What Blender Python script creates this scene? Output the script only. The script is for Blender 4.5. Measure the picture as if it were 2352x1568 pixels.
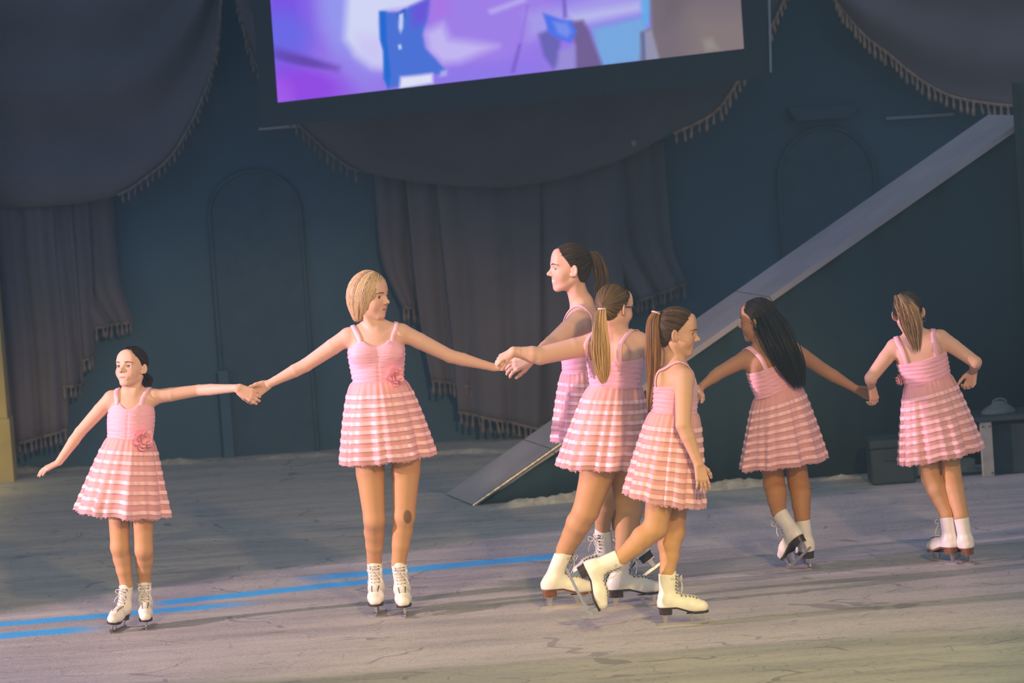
import bpy, math, random
import numpy as np
from mathutils import Vector, Matrix

# ------------------------------------------------------------------ clear
for o in list(bpy.data.objects):
    bpy.data.objects.remove(o)
scene = bpy.context.scene
COL = scene.collection
rng = np.random.default_rng(7)
random.seed(7)

# ------------------------------------------------------------------ camera (telephoto from the stands)
IMW, IMH, FPX = 2352, 1568, 9500.0
CAM_H, PITCH, ROLL = 2.95, math.radians(4.72), math.radians(4.0)
_f = np.array([0, math.cos(PITCH), -math.sin(PITCH)])
_r0 = np.array([1.0, 0, 0])
_u0 = np.array([0, math.sin(PITCH), math.cos(PITCH)])
CR = math.cos(ROLL) * _r0 - math.sin(ROLL) * _u0
CU = math.sin(ROLL) * _r0 + math.cos(ROLL) * _u0
CPOS = np.array([0, 0, CAM_H])
cam_data = bpy.data.cameras.new('camera')
cam = bpy.data.objects.new('camera', cam_data)
COL.objects.link(cam)
cam.matrix_world = Matrix(((CR[0], CU[0], -_f[0], 0), (CR[1], CU[1], -_f[1], 0),
                           (CR[2], CU[2], -_f[2], CAM_H), (0, 0, 0, 1)))
cam_data.sensor_fit = 'HORIZONTAL'
cam_data.sensor_width = 36.0
cam_data.lens = 36.0 * FPX / IMW
cam_data.clip_end = 200
cam_data.dof.use_dof = True
cam_data.dof.focus_distance = 20.0
cam_data.dof.aperture_fstop = 4.0
scene.camera = cam


def ray(px, py):
    return _f + CR * (px - IMW / 2) / FPX + CU * (IMH / 2 - py) / FPX


def at(px, py, Y):
    """the point behind a photo pixel at distance Y from the camera"""
    d = ray(px, py)
    return CPOS + d * (Y / d[1])


def ground(px, py, z=0.0):
    d = ray(px, py)
    return CPOS + d * ((z - CAM_H) / d[2])


# ------------------------------------------------------------------ view, world, lamps
scene.view_settings.view_transform = 'Standard'
scene.view_settings.look = 'None'
scene.view_settings.gamma = 1.0
scene.view_settings.exposure = 0.0
scene.view_settings.use_curve_mapping = False
scene.cycles.transparent_max_bounces = 16
scene.cycles.max_bounces = 6
scene.cycles.diffuse_bounces = 3
scene.cycles.glossy_bounces = 2
scene.cycles.volume_bounces = 0
scene.cycles.use_denoising = True

world = bpy.data.worlds.new('hall_light')
scene.world = world
world.use_nodes = True
world.node_tree.nodes['Background'].inputs[0].default_value = (0.40, 0.54, 0.72, 1)
world.node_tree.nodes['Background'].inputs[1].default_value = 0.52


def spot(name, loc, target, watts, color, cone, blend, radius):
    ld = bpy.data.lights.new(name, 'SPOT')
    ld.energy, ld.color = watts, color
    ld.spot_size, ld.spot_blend, ld.shadow_soft_size = math.radians(cone), blend, radius
    o = bpy.data.objects.new(name, ld)
    COL.objects.link(o)
    o.location = loc
    o.rotation_euler = (Vector(target) - Vector(loc)).to_track_quat('-Z', 'Y').to_euler()
    o['kind'] = 'structure'
    return o


# low pink-white follow spot from the left side of the rink
spot('side_spotlight', (-11.0, 17.6, 3.2), (0.3, 20.45, 0.55), 7000, (1.0, 0.66, 0.74), 22.5, 0.22, 0.09)
# warm amber wash from the front right
spot('front_amber_light', (3.4, 4.0, 6.9), (0.15, 19.9, 0.75), 6000, (1.0, 0.64, 0.28), 17.5, 0.30, 0.30)
# amber wash on the near ice
spot('near_ice_amber_light', (2.4, 9.0, 8.0), (0.9, 16.6, 0.0), 3700, (1.0, 0.86, 0.20), 27, 0.8, 0.5)
# faint amber wash on the ice behind the chain of skaters
spot('far_ice_amber_light', (-3.0, 9.0, 9.0), (-0.9, 21.6, 0.0), 2300, (1.0, 0.84, 0.42), 23, 0.85, 0.5)
# lavender wash over the right half of the ice
spot('lavender_light', (-7.5, 19.6, 4.5), (3.0, 20.6, 0.25), 1500, (0.72, 0.50, 1.0), 15, 0.6, 0.15)


# ------------------------------------------------------------------ materials
def srgb(r, g, b):
    def f(c):
        c /= 255.0
        return c / 12.92 if c <= 0.04045 else ((c + 0.055) / 1.055) ** 2.4
    return (f(r), f(g), f(b), 1.0)


class NT:
    def __init__(self, name):
        self.m = bpy.data.materials.new(name)
        self.m.use_nodes = True
        self.t = self.m.node_tree
        self.b = self.t.nodes['Principled BSDF']
        self.out = self.t.nodes['Material Output']

    def n(self, typ, **kw):
        nd = self.t.nodes.new(typ)
        ins = kw.pop('ins', {})
        for k, v in kw.items():
            setattr(nd, k, v)
        for k, v in ins.items():
            if hasattr(v, 'links') or isinstance(v, bpy.types.NodeSocket):
                self.t.links.new(v, nd.inputs[k])
            else:
                nd.inputs[k].default_value = v
        return nd

    def l(self, a, b):
        self.t.links.new(a, b)

    def math(self, op, a, b=None, clamp=False):
        nd = self.n('ShaderNodeMath', operation=op, use_clamp=clamp)
        for i, v in enumerate((a, b)):
            if v is None:
                continue
            if isinstance(v, bpy.types.NodeSocket):
                self.l(v, nd.inputs[i])
            else:
                nd.inputs[i].default_value = v
        return nd.outputs[0]

    def mix(self, fac, a, b):
        nd = self.n('ShaderNodeMix', data_type='RGBA')
        for i, v in ((0, fac), (6, a), (7, b)):
            if isinstance(v, bpy.types.NodeSocket):
                self.l(v, nd.inputs[i])
            else:
                nd.inputs[i].default_value = v
        return nd.outputs[2]

    def ramp(self, fac, stops):
        nd = self.n('ShaderNodeValToRGB')
        cr = nd.color_ramp
        while len(cr.elements) < len(stops):
            cr.elements.new(0.5)
        for e, (p, c) in zip(cr.elements, stops):
            e.position = p
            e.color = c if len(c) == 4 else (*c, 1)
        self.l(fac, nd.inputs[0])
        return nd.outputs[0]


def simple(name, col, rough=0.6, metal=0.0, spec=0.4, noise=0.0, nscale=8.0, bump=0.0, bscale=40.0, sheen=0.0):
    t = NT(name)
    b = t.b
    b.inputs['Roughness'].default_value = rough
    b.inputs['Metallic'].default_value = metal
    b.inputs['Specular IOR Level'].default_value = spec
    if sheen:
        b.inputs['Sheen Weight'].default_value = sheen
    tc = t.n('ShaderNodeTexCoord').outputs['Object']
    if noise > 0:
        nz = t.n('ShaderNodeTexNoise', ins={'Vector': tc, 'Scale': nscale, 'Detail': 5.0})
        lo = tuple(c * (1 - noise) for c in col[:3]) + (1,)
        hi = tuple(min(1, c * (1 + noise)) for c in col[:3]) + (1,)
        t.l(t.ramp(nz.outputs[0], [(0.3, lo), (0.7, hi)]), b.inputs['Base Color'])
    else:
        b.inputs['Base Color'].default_value = col
    if bump > 0:
        nz2 = t.n('ShaderNodeTexNoise', ins={'Vector': tc, 'Scale': bscale, 'Detail': 4.0})
        bp = t.n('ShaderNodeBump', ins={'Strength': bump, 'Distance': 0.01, 'Height': nz2.outputs[0]})
        t.l(bp.outputs[0], b.inputs['Normal'])
    return t.m


def vcol(name, rough=0.55, spec=0.35, bump=0.0, bscale=200.0, sss=0.0):
    """base colour from the mesh colour attribute 'tint'"""
    t = NT(name)
    a = t.n('ShaderNodeVertexColor', layer_name='tint')
    t.l(a.outputs[0], t.b.inputs['Base Color'])
    t.b.inputs['Roughness'].default_value = rough
    t.b.inputs['Specular IOR Level'].default_value = spec
    if sss:
        t.b.inputs['Subsurface Weight'].default_value = sss
        t.b.inputs['Subsurface Radius'].default_value = (0.012, 0.005, 0.003)
        t.b.inputs['Subsurface Scale'].default_value = 1.0
    if bump:
        tc = t.n('ShaderNodeTexCoord').outputs['Object']
        nz = t.n('ShaderNodeTexNoise', ins={'Vector': tc, 'Scale': bscale, 'Detail': 2.0})
        bp = t.n('ShaderNodeBump', ins={'Strength': bump, 'Distance': 0.002, 'Height': nz.outputs[0]})
        t.l(bp.outputs[0], t.b.inputs['Normal'])
    return t.m


M = {}
M['skin'] = vcol('skin_and_tights', 0.55, 0.3)
M['hair'] = vcol('hair_strands', 0.46, 0.24)
M['flower'] = simple('pink_petal', (0.92, 0.42, 0.50, 1), 0.7, sheen=0.3)
M['boot'] = simple('white_boot_leather', (0.82, 0.79, 0.72, 1), 0.38, noise=0.05, nscale=30, bump=0.08, bscale=90)
M['sole'] = simple('dark_stacked_sole', (0.035, 0.024, 0.02, 1), 0.4, noise=0.3, nscale=40)
M['sole_brown'] = simple('brown_stacked_sole', (0.17, 0.065, 0.03, 1), 0.4, noise=0.3, nscale=40)
M['blade'] = simple('steel_blade', (0.62, 0.60, 0.60, 1), 0.28, metal=1.0, noise=0.1)
M['lace'] = simple('white_lace', (0.78, 0.74, 0.66, 1), 0.8)
M['hook'] = simple('lace_hook', (0.16, 0.13, 0.11, 1), 0.35, metal=0.8)
M['sock'] = simple('boot_tongue', (0.80, 0.77, 0.70, 1), 0.8)
M['eye_white'] = simple('eye_white', (0.78, 0.74, 0.70, 1), 0.25)
M['iris'] = simple('eye_iris', (0.05, 0.03, 0.02, 1), 0.2)
M['lash'] = simple('lash_dark', (0.03, 0.02, 0.018, 1), 0.7)
M['brow'] = simple('brow_dark', (0.09, 0.05, 0.035, 1), 0.8)
M['band'] = simple('hair_band', (0.75, 0.60, 0.62, 1), 0.6)
M['glasses'] = simple('glasses_frame', (0.03, 0.03, 0.035, 1), 0.3)


def dress_bodice():
    t = NT('pink_shirred_bodice')
    t.b.inputs['Base Color'].default_value = (0.89, 0.45, 0.57, 1)
    t.b.inputs['Roughness'].default_value = 0.62
    t.b.inputs['Sheen Weight'].default_value = 0.25
    tc = t.n('ShaderNodeTexCoord').outputs['Object']
    mp = t.n('ShaderNodeMapping', ins={'Vector': tc, 'Scale': (5.0, 5.0, 60.0)})
    nz = t.n('ShaderNodeTexNoise', ins={'Vector': mp.outputs[0], 'Scale': 1.6, 'Detail': 3.0})
    bp = t.n('ShaderNodeBump', ins={'Strength': 0.75, 'Distance': 0.006, 'Height': nz.outputs[0]})
    t.l(bp.outputs[0], t.b.inputs['Normal'])
    return t.m


def tulle():
    t = NT('pink_tulle')
    d = t.n('ShaderNodeBsdfDiffuse', ins={'Color': (0.94, 0.555, 0.60, 1)})
    tr = t.n('ShaderNodeBsdfTranslucent', ins={'Color': (0.94, 0.555, 0.57, 1)})
    m1 = t.n('ShaderNodeMixShader', ins={0: 0.20, 1: d.outputs[0], 2: tr.outputs[0]})
    tp = t.n('ShaderNodeBsdfTransparent')
    lw = t.n('ShaderNodeLayerWeight', ins={'Blend': 0.35})
    fac = t.math('MULTIPLY_ADD', lw.outputs['Facing'], 0.35)
    fac.node.inputs[2].default_value = 0.50
    m2 = t.n('ShaderNodeMixShader', ins={0: fac, 1: tp.outputs[0], 2: m1.outputs[0]})
    t.l(m2.outputs[0], t.out.inputs[0])
    return t.m


def satin():
    t = NT('pink_satin_ribbon')
    t.b.inputs['Base Color'].default_value = (0.92, 0.555, 0.60, 1)
    t.b.inputs['Roughness'].default_value = 0.44
    t.b.inputs['Specular IOR Level'].default_value = 0.4
    t.b.inputs['Sheen Weight'].default_value = 0.3
    return t.m


M['bodice'] = dress_bodice()
M['tulle'] = tulle()
M['satin'] = satin()
M['lining'] = simple('peach_skirt_lining', (0.94, 0.57, 0.52, 1), 0.75, sheen=0.2)
M['strap'] = simple('pink_strap_ribbon', (0.89, 0.50, 0.60, 1), 0.55, sheen=0.2)


# ------------------------------------------------------------------ object helpers
def set_props(o, label=None, cat=None, group=None, kind=None):
    for k, v in (('label', label), ('category', cat), ('group', group), ('kind', kind)):
        if v:
            o[k] = v
    return o


def link(name, data, parent=None, loc=None):
    o = bpy.data.objects.new(name, data)
    COL.objects.link(o)
    if parent is not None:
        o.parent = parent
    if loc is not None:
        o.location = loc
    return o


def empty(name, loc):
    o = link(name, None)
    o.location = Vector(loc)
    o.empty_display_size = 0.1
    return o


def np_mesh(name, V, faces, mat=None, smooth=True, tint=None, mats=None, midx=None):
    """faces: (n,k) int array or list of tuples"""
    me = bpy.data.meshes.new(name)
    V = np.asarray(V, dtype=np.float32)
    if isinstance(faces, np.ndarray):
        n, k = faces.shape
        me.vertices.add(len(V))
        me.vertices.foreach_set('co', V.ravel())
        me.loops.add(n * k)
        me.loops.foreach_set('vertex_index', faces.astype(np.int32).ravel())
        me.polygons.add(n)
        me.polygons.foreach_set('loop_start', np.arange(0, n * k, k, dtype=np.int32))
        me.update(calc_edges=True)
    else:
        me.from_pydata([tuple(map(float, v)) for v in V], [], [tuple(int(i) for i in f) for f in faces])
        me.update()
    if mats:
        for m in mats:
            me.materials.append(m)
        if midx is not None:
            me.polygons.foreach_set('material_index', np.asarray(midx, dtype=np.int32))
    elif mat is not None:
        me.materials.append(mat)
    if smooth:
        me.polygons.foreach_set('use_smooth', np.ones(len(me.polygons), dtype=bool))
    if tint is not None:
        a = me.color_attributes.new('tint', 'FLOAT_COLOR', 'POINT')
        c = np.ones((len(V), 4), dtype=np.float32)
        c[:, :3] = tint
        a.data.foreach_set('color', c.ravel())
    return me


def obj(name, V, faces, mat, parent=None, origin=None, **kw):
    """one mesh object; V in world space, origin = world location of its parent"""
    V = np.asarray(V, dtype=np.float64)
    loc = None
    if origin is not None:
        V = V - np.asarray(origin)
    elif parent is None:
        loc = V.mean(axis=0)
        loc[2] = V[:, 2].min()
        V = V - loc
    me = np_mesh(name, V, faces, mat, **kw)
    return link(name, me, parent, None if loc is None else Vector(loc))


def grid_faces(nu, nv, close_u=False):
    """vertices indexed [v*nu + u]"""
    u = np.arange(nu if close_u else nu - 1)
    v = np.arange(nv - 1)
    U, Vv = np.meshgrid(u, v)
    a = Vv * nu + U
    b = Vv * nu + (U + 1) % nu
    return np.stack([a, b, b + nu, a + nu], axis=-1).reshape(-1, 4)


def box_mesh(size, bevel=0.0):
    sx, sy, sz = [s / 2 for s in size]
    V = [(x * sx, y * sy, z * sz) for z in (-1, 1) for y in (-1, 1) for x in (-1, 1)]
    F = [(0, 2, 3, 1), (4, 5, 7, 6), (0, 1, 5, 4), (2, 6, 7, 3), (0, 4, 6, 2), (1, 3, 7, 5)]
    return np.array(V), F


def oriented_box(c, ax, ay, az, size):
    V, F = box_mesh(size)
    B = np.stack([ax, ay, az])
    return np.asarray(c) + V @ B, F


def merge(parts):
    Vs, Fs, o = [], [], 0
    for V, F in parts:
        V = np.asarray(V)
        Vs.append(V)
        Fs += [tuple(int(i) + o for i in f) for f in F]
        o += len(V)
    return np.concatenate(Vs), Fs


def unit(v):
    v = np.asarray(v, dtype=float)
    return v / (np.linalg.norm(v) + 1e-12)


def catmull(P, n):
    P = np.asarray(P, dtype=float)
    P = np.vstack([2 * P[0] - P[1], P, 2 * P[-1] - P[-2]])
    m = len(P) - 3
    t = np.linspace(0, m - 1e-6, n)
    i = t.astype(int)
    f = (t - i)[:, None]
    p0, p1, p2, p3 = P[i], P[i + 1], P[i + 2], P[i + 3]
    return 0.5 * ((2 * p1) + (-p0 + p2) * f + (2 * p0 - 5 * p1 + 4 * p2 - p3) * f ** 2 + (-p0 + 3 * p1 - 3 * p2 + p3) * f ** 3)


def tubes(paths, radii, sides=5):
    """paths (n,m,3), radii (n,m) -> verts, quad faces of n open tubes"""
    P = np.asarray(paths, dtype=float)
    R = np.asarray(radii, dtype=float)
    n, m, _ = P.shape
    T = np.gradient(P, axis=1)
    T /= np.linalg.norm(T, axis=2, keepdims=True) + 1e-12
    ref = np.where(np.abs(T[..., 1:2]) < 0.9, np.array([0., 1, 0]), np.array([1., 0, 0]))
    A = np.cross(T, ref)
    A /= np.linalg.norm(A, axis=2, keepdims=True) + 1e-12
    B = np.cross(T, A)
    ang = np.arange(sides) * 2 * math.pi / sides
    V = P[:, :, None, :] + R[:, :, None, None] * (np.cos(ang)[None, None, :, None] * A[:, :, None, :] +
                                                  np.sin(ang)[None, None, :, None] * B[:, :, None, :])
    V = V.reshape(-1, 3)
    base = grid_faces(sides, m, True)
    F = (base[None] + (np.arange(n) * m * sides)[:, None, None]).reshape(-1, 4)
    return V, F


# ------------------------------------------------------------------ signed-distance modelling
def cap(a, b, ra, rb=None, k=0.02, fl=None, tag=0, op='+'):
    return dict(t='cap', a=np.asarray(a, float), b=np.asarray(b, float), ra=ra, rb=ra if rb is None else rb, k=k, fl=fl, tag=tag, op=op)


def ell(c, r, k=0.02, R=None, tag=0, op='+'):
    return dict(t='ell', c=np.asarray(c, float), r=np.asarray(r, float), R=np.eye(3) if R is None else np.asarray(R, float), k=k, tag=tag, op=op)


def prim_d(p, X, Y, Z):
    if p['t'] == 'cap':
        a, b = p['a'], p['b']
        bx, by, bz = b - a
        L2 = bx * bx + by * by + bz * bz + 1e-12
        dx, dy, dz = X - a[0], Y - a[1], Z - a[2]
        t = np.clip((dx * bx + dy * by + dz * bz) / L2, 0, 1)
        dx, dy, dz = dx - t * bx, dy - t * by, dz - t * bz
        s = 1.0
        if p['fl'] is not None:
            u, ratio = p['fl']
            q = (dx * u[0] + dy * u[1] + dz * u[2]) * (1 / ratio - 1)
            dx, dy, dz = dx + q * u[0], dy + q * u[1], dz + q * u[2]
            s = ratio ** 0.5 if ratio < 1 else 1.0
        return (np.sqrt(dx * dx + dy * dy + dz * dz) - (p['ra'] + t * (p['rb'] - p['ra']))) * s
    c, r, R = p['c'], p['r'], p['R']
    dx, dy, dz = X - c[0], Y - c[1], Z - c[2]
    q = [(dx * R[i][0] + dy * R[i][1] + dz * R[i][2]) / r[i] for i in range(3)]
    k0 = np.sqrt(q[0] ** 2 + q[1] ** 2 + q[2] ** 2)
    k1 = np.sqrt((q[0] / r[0]) ** 2 + (q[1] / r[1]) ** 2 + (q[2] / r[2]) ** 2) + 1e-9
    return k0 * (k0 - 1) / k1


def prim_box(p):
    if p['t'] == 'cap':
        m = max(p['ra'], p['rb'])
        if p['fl'] is not None:
            m *= max(1.0, p['fl'][1])
        return np.minimum(p['a'], p['b']) - m, np.maximum(p['a'], p['b']) + m
    e = np.sqrt(((p['R'] * p['r'][:, None]) ** 2).sum(axis=0))
    return p['c'] - e, p['c'] + e


def combine(acc, d, p):
    k = max(p['k'], 1e-5)
    if p['op'] == '+':
        h = np.clip(0.5 + 0.5 * (acc - d) / k, 0, 1)
        return acc * (1 - h) + d * h - k * h * (1 - h)
    d = -d
    h = np.clip(0.5 - 0.5 * (acc - d) / k, 0, 1)
    return acc * (1 - h) + d * h + k * h * (1 - h)


def sdf_at(prims, P):
    P = np.asarray(P, float)
    X, Y, Z = P[..., 0], P[..., 1], P[..., 2]
    acc = np.full(X.shape, 9.0)
    for p in prims:
        acc = combine(acc, prim_d(p, X, Y, Z), p)
    return acc


def sdf_grad(prims, P, e=0.002):
    g = np.stack([sdf_at(prims, P + np.eye(3)[i] * e) - sdf_at(prims, P - np.eye(3)[i] * e) for i in range(3)], axis=-1)
    return g / (np.linalg.norm(g, axis=-1, keepdims=True) + 1e-9)


def snap(prims, P, off, it=6):
    P = np.array(P, float)
    for _ in range(it):
        P = P - sdf_grad(prims, P) * (sdf_at(prims, P) - off)[..., None]
    return P


def nets(prims, h, post=None):
    """surface nets over a union of primitives -> verts, quads, tags"""
    lo = np.min([prim_box(p)[0] for p in prims if p['op'] == '+'], axis=0) - 4 * h
    hi = np.max([prim_box(p)[1] for p in prims if p['op'] == '+'], axis=0) + 4 * h
    n = np.ceil((hi - lo) / h).astype(int) + 1
    D = np.full(n, 1.0, dtype=np.float32)
    Tg = np.zeros(n, dtype=np.uint8)
    ax = [np.float32(lo[i]) + np.float32(h) * np.arange(n[i], dtype=np.float32) for i in range(3)]
    for p in prims:
        bl, bh = prim_box(p)
        pad = p['k'] + 3 * h
        i0 = np.clip(np.floor((bl - pad - lo) / h).astype(int), 0, n)
        i1 = np.clip(np.ceil((bh + pad - lo) / h).astype(int) + 1, 0, n)
        if (i1 <= i0).any():
            continue
        sl = tuple(slice(i0[j], i1[j]) for j in range(3))
        X = ax[0][sl[0]][:, None, None]
        Y = ax[1][sl[1]][None, :, None]
        Z = ax[2][sl[2]][None, None, :]
        d = prim_d(p, X, Y, Z).astype(np.float32)
        acc = D[sl]
        if p['op'] == '+':
            T = Tg[sl]
            T[d < acc] = p['tag']
        else:
            T = Tg[sl]
            T[(-d > acc - 0.3 * h) & (acc < 2 * h)] = p['tag']
        D[sl] = combine(acc, d, p)
    if post is not None:
        D = post(D, ax).astype(np.float32)
    S = D < 0
    c = [S[i:n[0] - 1 + i, j:n[1] - 1 + j, k:n[2] - 1 + k] for i in (0, 1) for j in (0, 1) for k in (0, 1)]
    anyc, allc = c[0].copy(), c[0].copy()
    for q in c[1:]:
        anyc |= q
        allc &= q
    idx = np.argwhere(anyc & ~allc)
    cn = np.array([(i, j, k) for i in (0, 1) for j in (0, 1) for k in (0, 1)])
    vals = np.stack([D[idx[:, 0] + o[0], idx[:, 1] + o[1], idx[:, 2] + o[2]] for o in cn], axis=1)
    acc = np.zeros((len(idx), 3))
    cnt = np.zeros(len(idx))
    for a in range(8):
        for b in range(a + 1, 8):
            if np.abs(cn[a] - cn[b]).sum() == 1:
                va, vb = vals[:, a], vals[:, b]
                m = (va < 0) != (vb < 0)
                t = np.where(m, va / np.where(m, va - vb, 1), 0)
                acc += m[:, None] * (cn[a] + t[:, None] * (cn[b] - cn[a]))
                cnt += m
    V = lo + h * (idx + acc / cnt[:, None])
    tags = Tg[idx[:, 0], idx[:, 1], idx[:, 2]]
    dims = n - 1
    flat = (idx[:, 0] * dims[1] + idx[:, 1]) * dims[2] + idx[:, 2]
    quads = []
    for axis in range(3):
        o = [0, 0, 0]
        o[axis] = 1
        A = S[:n[0] - o[0], :n[1] - o[1], :n[2] - o[2]]
        B = S[o[0]:, o[1]:, o[2]:]
        e = np.argwhere(A != B)
        u, v = [q for q in range(3) if q != axis]
        ok = (e[:, u] > 0) & (e[:, v] > 0) & (e[:, u] < dims[u]) & (e[:, v] < dims[v])
        e = e[ok]
        inside = A[e[:, 0], e[:, 1], e[:, 2]]
        cs = []
        for du, dv in ((-1, -1), (0, -1), (0, 0), (-1, 0)):
            q = e.copy()
            q[:, u] += du
            q[:, v] += dv
            cs.append(np.searchsorted(flat, (q[:, 0] * dims[1] + q[:, 1]) * dims[2] + q[:, 2]))
        Q = np.stack(cs, axis=1)
        flip = inside if axis != 1 else ~inside
        Q[~flip] = Q[~flip][:, ::-1]
        quads.append(Q)
    return V, np.concatenate(quads), tags


# ================================================================== SETTING
YW = 27.9


def ice_material():
    t = NT('scratched_ice')
    tc = t.n('ShaderNodeTexCoord').outputs['Object']
    sep = t.n('ShaderNodeSeparateXYZ', ins={0: tc})
    # broad frosty tone, stretched sideways to paint in streaky shadow bands
    mp = t.n('ShaderNodeMapping', ins={'Vector': tc, 'Scale': (0.45, 2.6, 1.0), 'Rotation': (0, 0, 0.06)})
    n1 = t.n('ShaderNodeTexNoise', ins={'Vector': mp.outputs[0], 'Scale': 1.5, 'Detail': 7.0, 'Roughness': 0.62})
    base = t.ramp(n1.outputs[0], [(0.28, (0.27, 0.27, 0.285)), (0.5, (0.42, 0.41, 0.405)), (0.72, (0.55, 0.53, 0.51))])
    # fine snow speckle
    n2 = t.n('ShaderNodeTexNoise', ins={'Vector': tc, 'Scale': 42.0, 'Detail': 6.0, 'Roughness': 0.75})
    base = t.mix(t.math('MULTIPLY', t.ramp(n2.outputs[0], [(0.45, (0, 0, 0)), (0.75, (1, 1, 1))]), 0.55), base, (0.60, 0.59, 0.58, 1))
    # skate scratches: warped cell borders at three scales
    nw = t.n('ShaderNodeTexNoise', ins={'Vector': tc, 'Scale': 2.2, 'Detail': 2.0})
    for sc, wd, am, fx in ((1.9, 0.011, 0.55, 0.5), (3.7, 0.011, 0.45, 0.8), (7.0, 0.014, 0.35, 1.0), (13.0, 0.02, 0.25, 1.0)):
        add = t.n('ShaderNodeVectorMath', operation='MULTIPLY_ADD', ins={0: nw.outputs[1], 1: (0.55, 0.55, 0), 2: tc})
        m2 = t.n('ShaderNodeMapping', ins={'Vector': add.outputs[0], 'Scale': (fx, 1.0, 0.0), 'Location': (sc, sc * 2, 0)})
        vo = t.n('ShaderNodeTexVoronoi', feature='DISTANCE_TO_EDGE', ins={'Vector': m2.outputs[0], 'Scale': sc})
        ln = t.math('LESS_THAN', vo.outputs['Distance'], wd)
        brk = t.n('ShaderNodeTexNoise', ins={'Vector': tc, 'Scale': sc * 1.3, 'Detail': 2.0})
        ln = t.math('MULTIPLY', ln, t.math('GREATER_THAN', brk.outputs[0], 0.52))
        base = t.mix(t.math('MULTIPLY', ln, am), base, (0.16, 0.16, 0.19, 1))
    # streaks of blue light painted into the ice colour, ends faded out
    streak_noise = t.n('ShaderNodeTexNoise', ins={'Vector': tc, 'Scale': 9.0, 'Detail': 5.0, 'Roughness': 0.7})
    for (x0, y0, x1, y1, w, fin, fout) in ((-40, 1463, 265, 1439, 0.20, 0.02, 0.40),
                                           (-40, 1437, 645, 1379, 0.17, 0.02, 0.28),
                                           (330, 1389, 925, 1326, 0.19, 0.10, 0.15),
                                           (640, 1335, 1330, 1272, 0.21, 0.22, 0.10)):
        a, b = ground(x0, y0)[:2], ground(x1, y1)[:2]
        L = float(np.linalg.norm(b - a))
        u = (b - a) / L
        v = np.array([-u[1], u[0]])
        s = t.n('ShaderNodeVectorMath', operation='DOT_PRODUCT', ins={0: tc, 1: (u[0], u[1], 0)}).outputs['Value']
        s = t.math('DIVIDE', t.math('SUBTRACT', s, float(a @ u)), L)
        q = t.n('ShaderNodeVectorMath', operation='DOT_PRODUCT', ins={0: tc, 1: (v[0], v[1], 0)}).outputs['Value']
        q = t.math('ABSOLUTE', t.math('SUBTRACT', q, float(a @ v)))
        q = t.math('ADD', q, t.math('MULTIPLY', t.math('SUBTRACT', streak_noise.outputs[0], 0.5), 0.10))
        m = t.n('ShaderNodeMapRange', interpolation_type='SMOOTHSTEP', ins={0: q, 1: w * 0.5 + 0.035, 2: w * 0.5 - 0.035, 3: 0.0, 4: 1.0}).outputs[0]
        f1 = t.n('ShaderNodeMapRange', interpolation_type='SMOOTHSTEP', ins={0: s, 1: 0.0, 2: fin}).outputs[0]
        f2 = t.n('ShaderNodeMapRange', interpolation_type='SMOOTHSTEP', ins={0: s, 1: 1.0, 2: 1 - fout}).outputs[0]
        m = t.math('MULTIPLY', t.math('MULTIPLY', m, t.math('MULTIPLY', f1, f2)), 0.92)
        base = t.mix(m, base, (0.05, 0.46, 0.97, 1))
    t.l(base, t.b.inputs['Base Color'])
    t.b.inputs['Roughness'].default_value = 0.5
    t.b.inputs['Specular IOR Level'].default_value = 0.22
    bp = t.n('ShaderNodeBump', ins={'Strength': 0.5, 'Distance': 0.012, 'Height': n2.outputs[0]})
    t.l(bp.outputs[0], t.b.inputs['Normal'])
    return t.m


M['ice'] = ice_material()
M['wall'] = simple('blue_green_backdrop', (0.068, 0.132, 0.196, 1), 0.9, spec=0.1, noise=0.16, nscale=0.9)
M['arch'] = simple('dark_arch_panel', (0.058, 0.105, 0.155, 1), 0.9, spec=0.1, noise=0.1)
M['curtain'] = simple('maroon_grey_velvet', (0.140, 0.128, 0.155, 1), 0.95, spec=0.1, noise=0.16, nscale=1.6, sheen=0.1)
M['curtain_lit'] = simple('red_lit_maroon_velvet', (0.235, 0.180, 0.205, 1), 0.95, spec=0.1, noise=0.14, nscale=1.6, sheen=0.1)  # same velvet with the reddish light up there put into the colour
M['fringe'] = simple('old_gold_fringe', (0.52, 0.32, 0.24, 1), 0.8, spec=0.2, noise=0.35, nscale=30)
M['fringe_dim'] = simple('dull_fringe', (0.19, 0.155, 0.15, 1), 0.85, spec=0.2, noise=0.35, nscale=30)  # duller fringe colour, used at the left and on the tails
M['pillar'] = simple('yellow_lit_pillar', (0.42, 0.34, 0.16, 1), 0.8, noise=0.12, nscale=5)
M['deck'] = simple('grey_ramp_board', (0.46, 0.41, 0.43, 1), 0.55, noise=0.14, nscale=3.0, spec=0.3)
M['deck_edge'] = simple('worn_metal_edge', (0.55, 0.48, 0.40, 1), 0.35, metal=0.7, noise=0.4, nscale=60)
M['black_cloth'] = simple('black_side_drape', (0.036, 0.066, 0.084, 1), 0.95, spec=0.05, noise=0.12, nscale=2.0)
M['black_case'] = simple('black_case_shell', (0.040, 0.060, 0.066, 1), 0.6, spec=0.2, noise=0.15)
M['pale_wood'] = simple('pale_painted_wood', (0.36, 0.36, 0.30, 1), 0.7, noise=0.2, nscale=14)
M['post'] = simple('green_black_post', (0.055, 0.080, 0.082, 1), 0.6, spec=0.2, noise=0.2)
M['grey_plastic'] = simple('grey_plastic', (0.13, 0.16, 0.16, 1), 0.5, spec=0.3)
M['snow'] = simple('scraped_snow', (0.40, 0.39, 0.36, 1), 0.95, spec=0.1, noise=0.25, nscale=25, bump=0.6, bscale=60)
M['bezel'] = simple('black_screen_frame', (0.050, 0.066, 0.085, 1), 0.7, spec=0.1)
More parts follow.
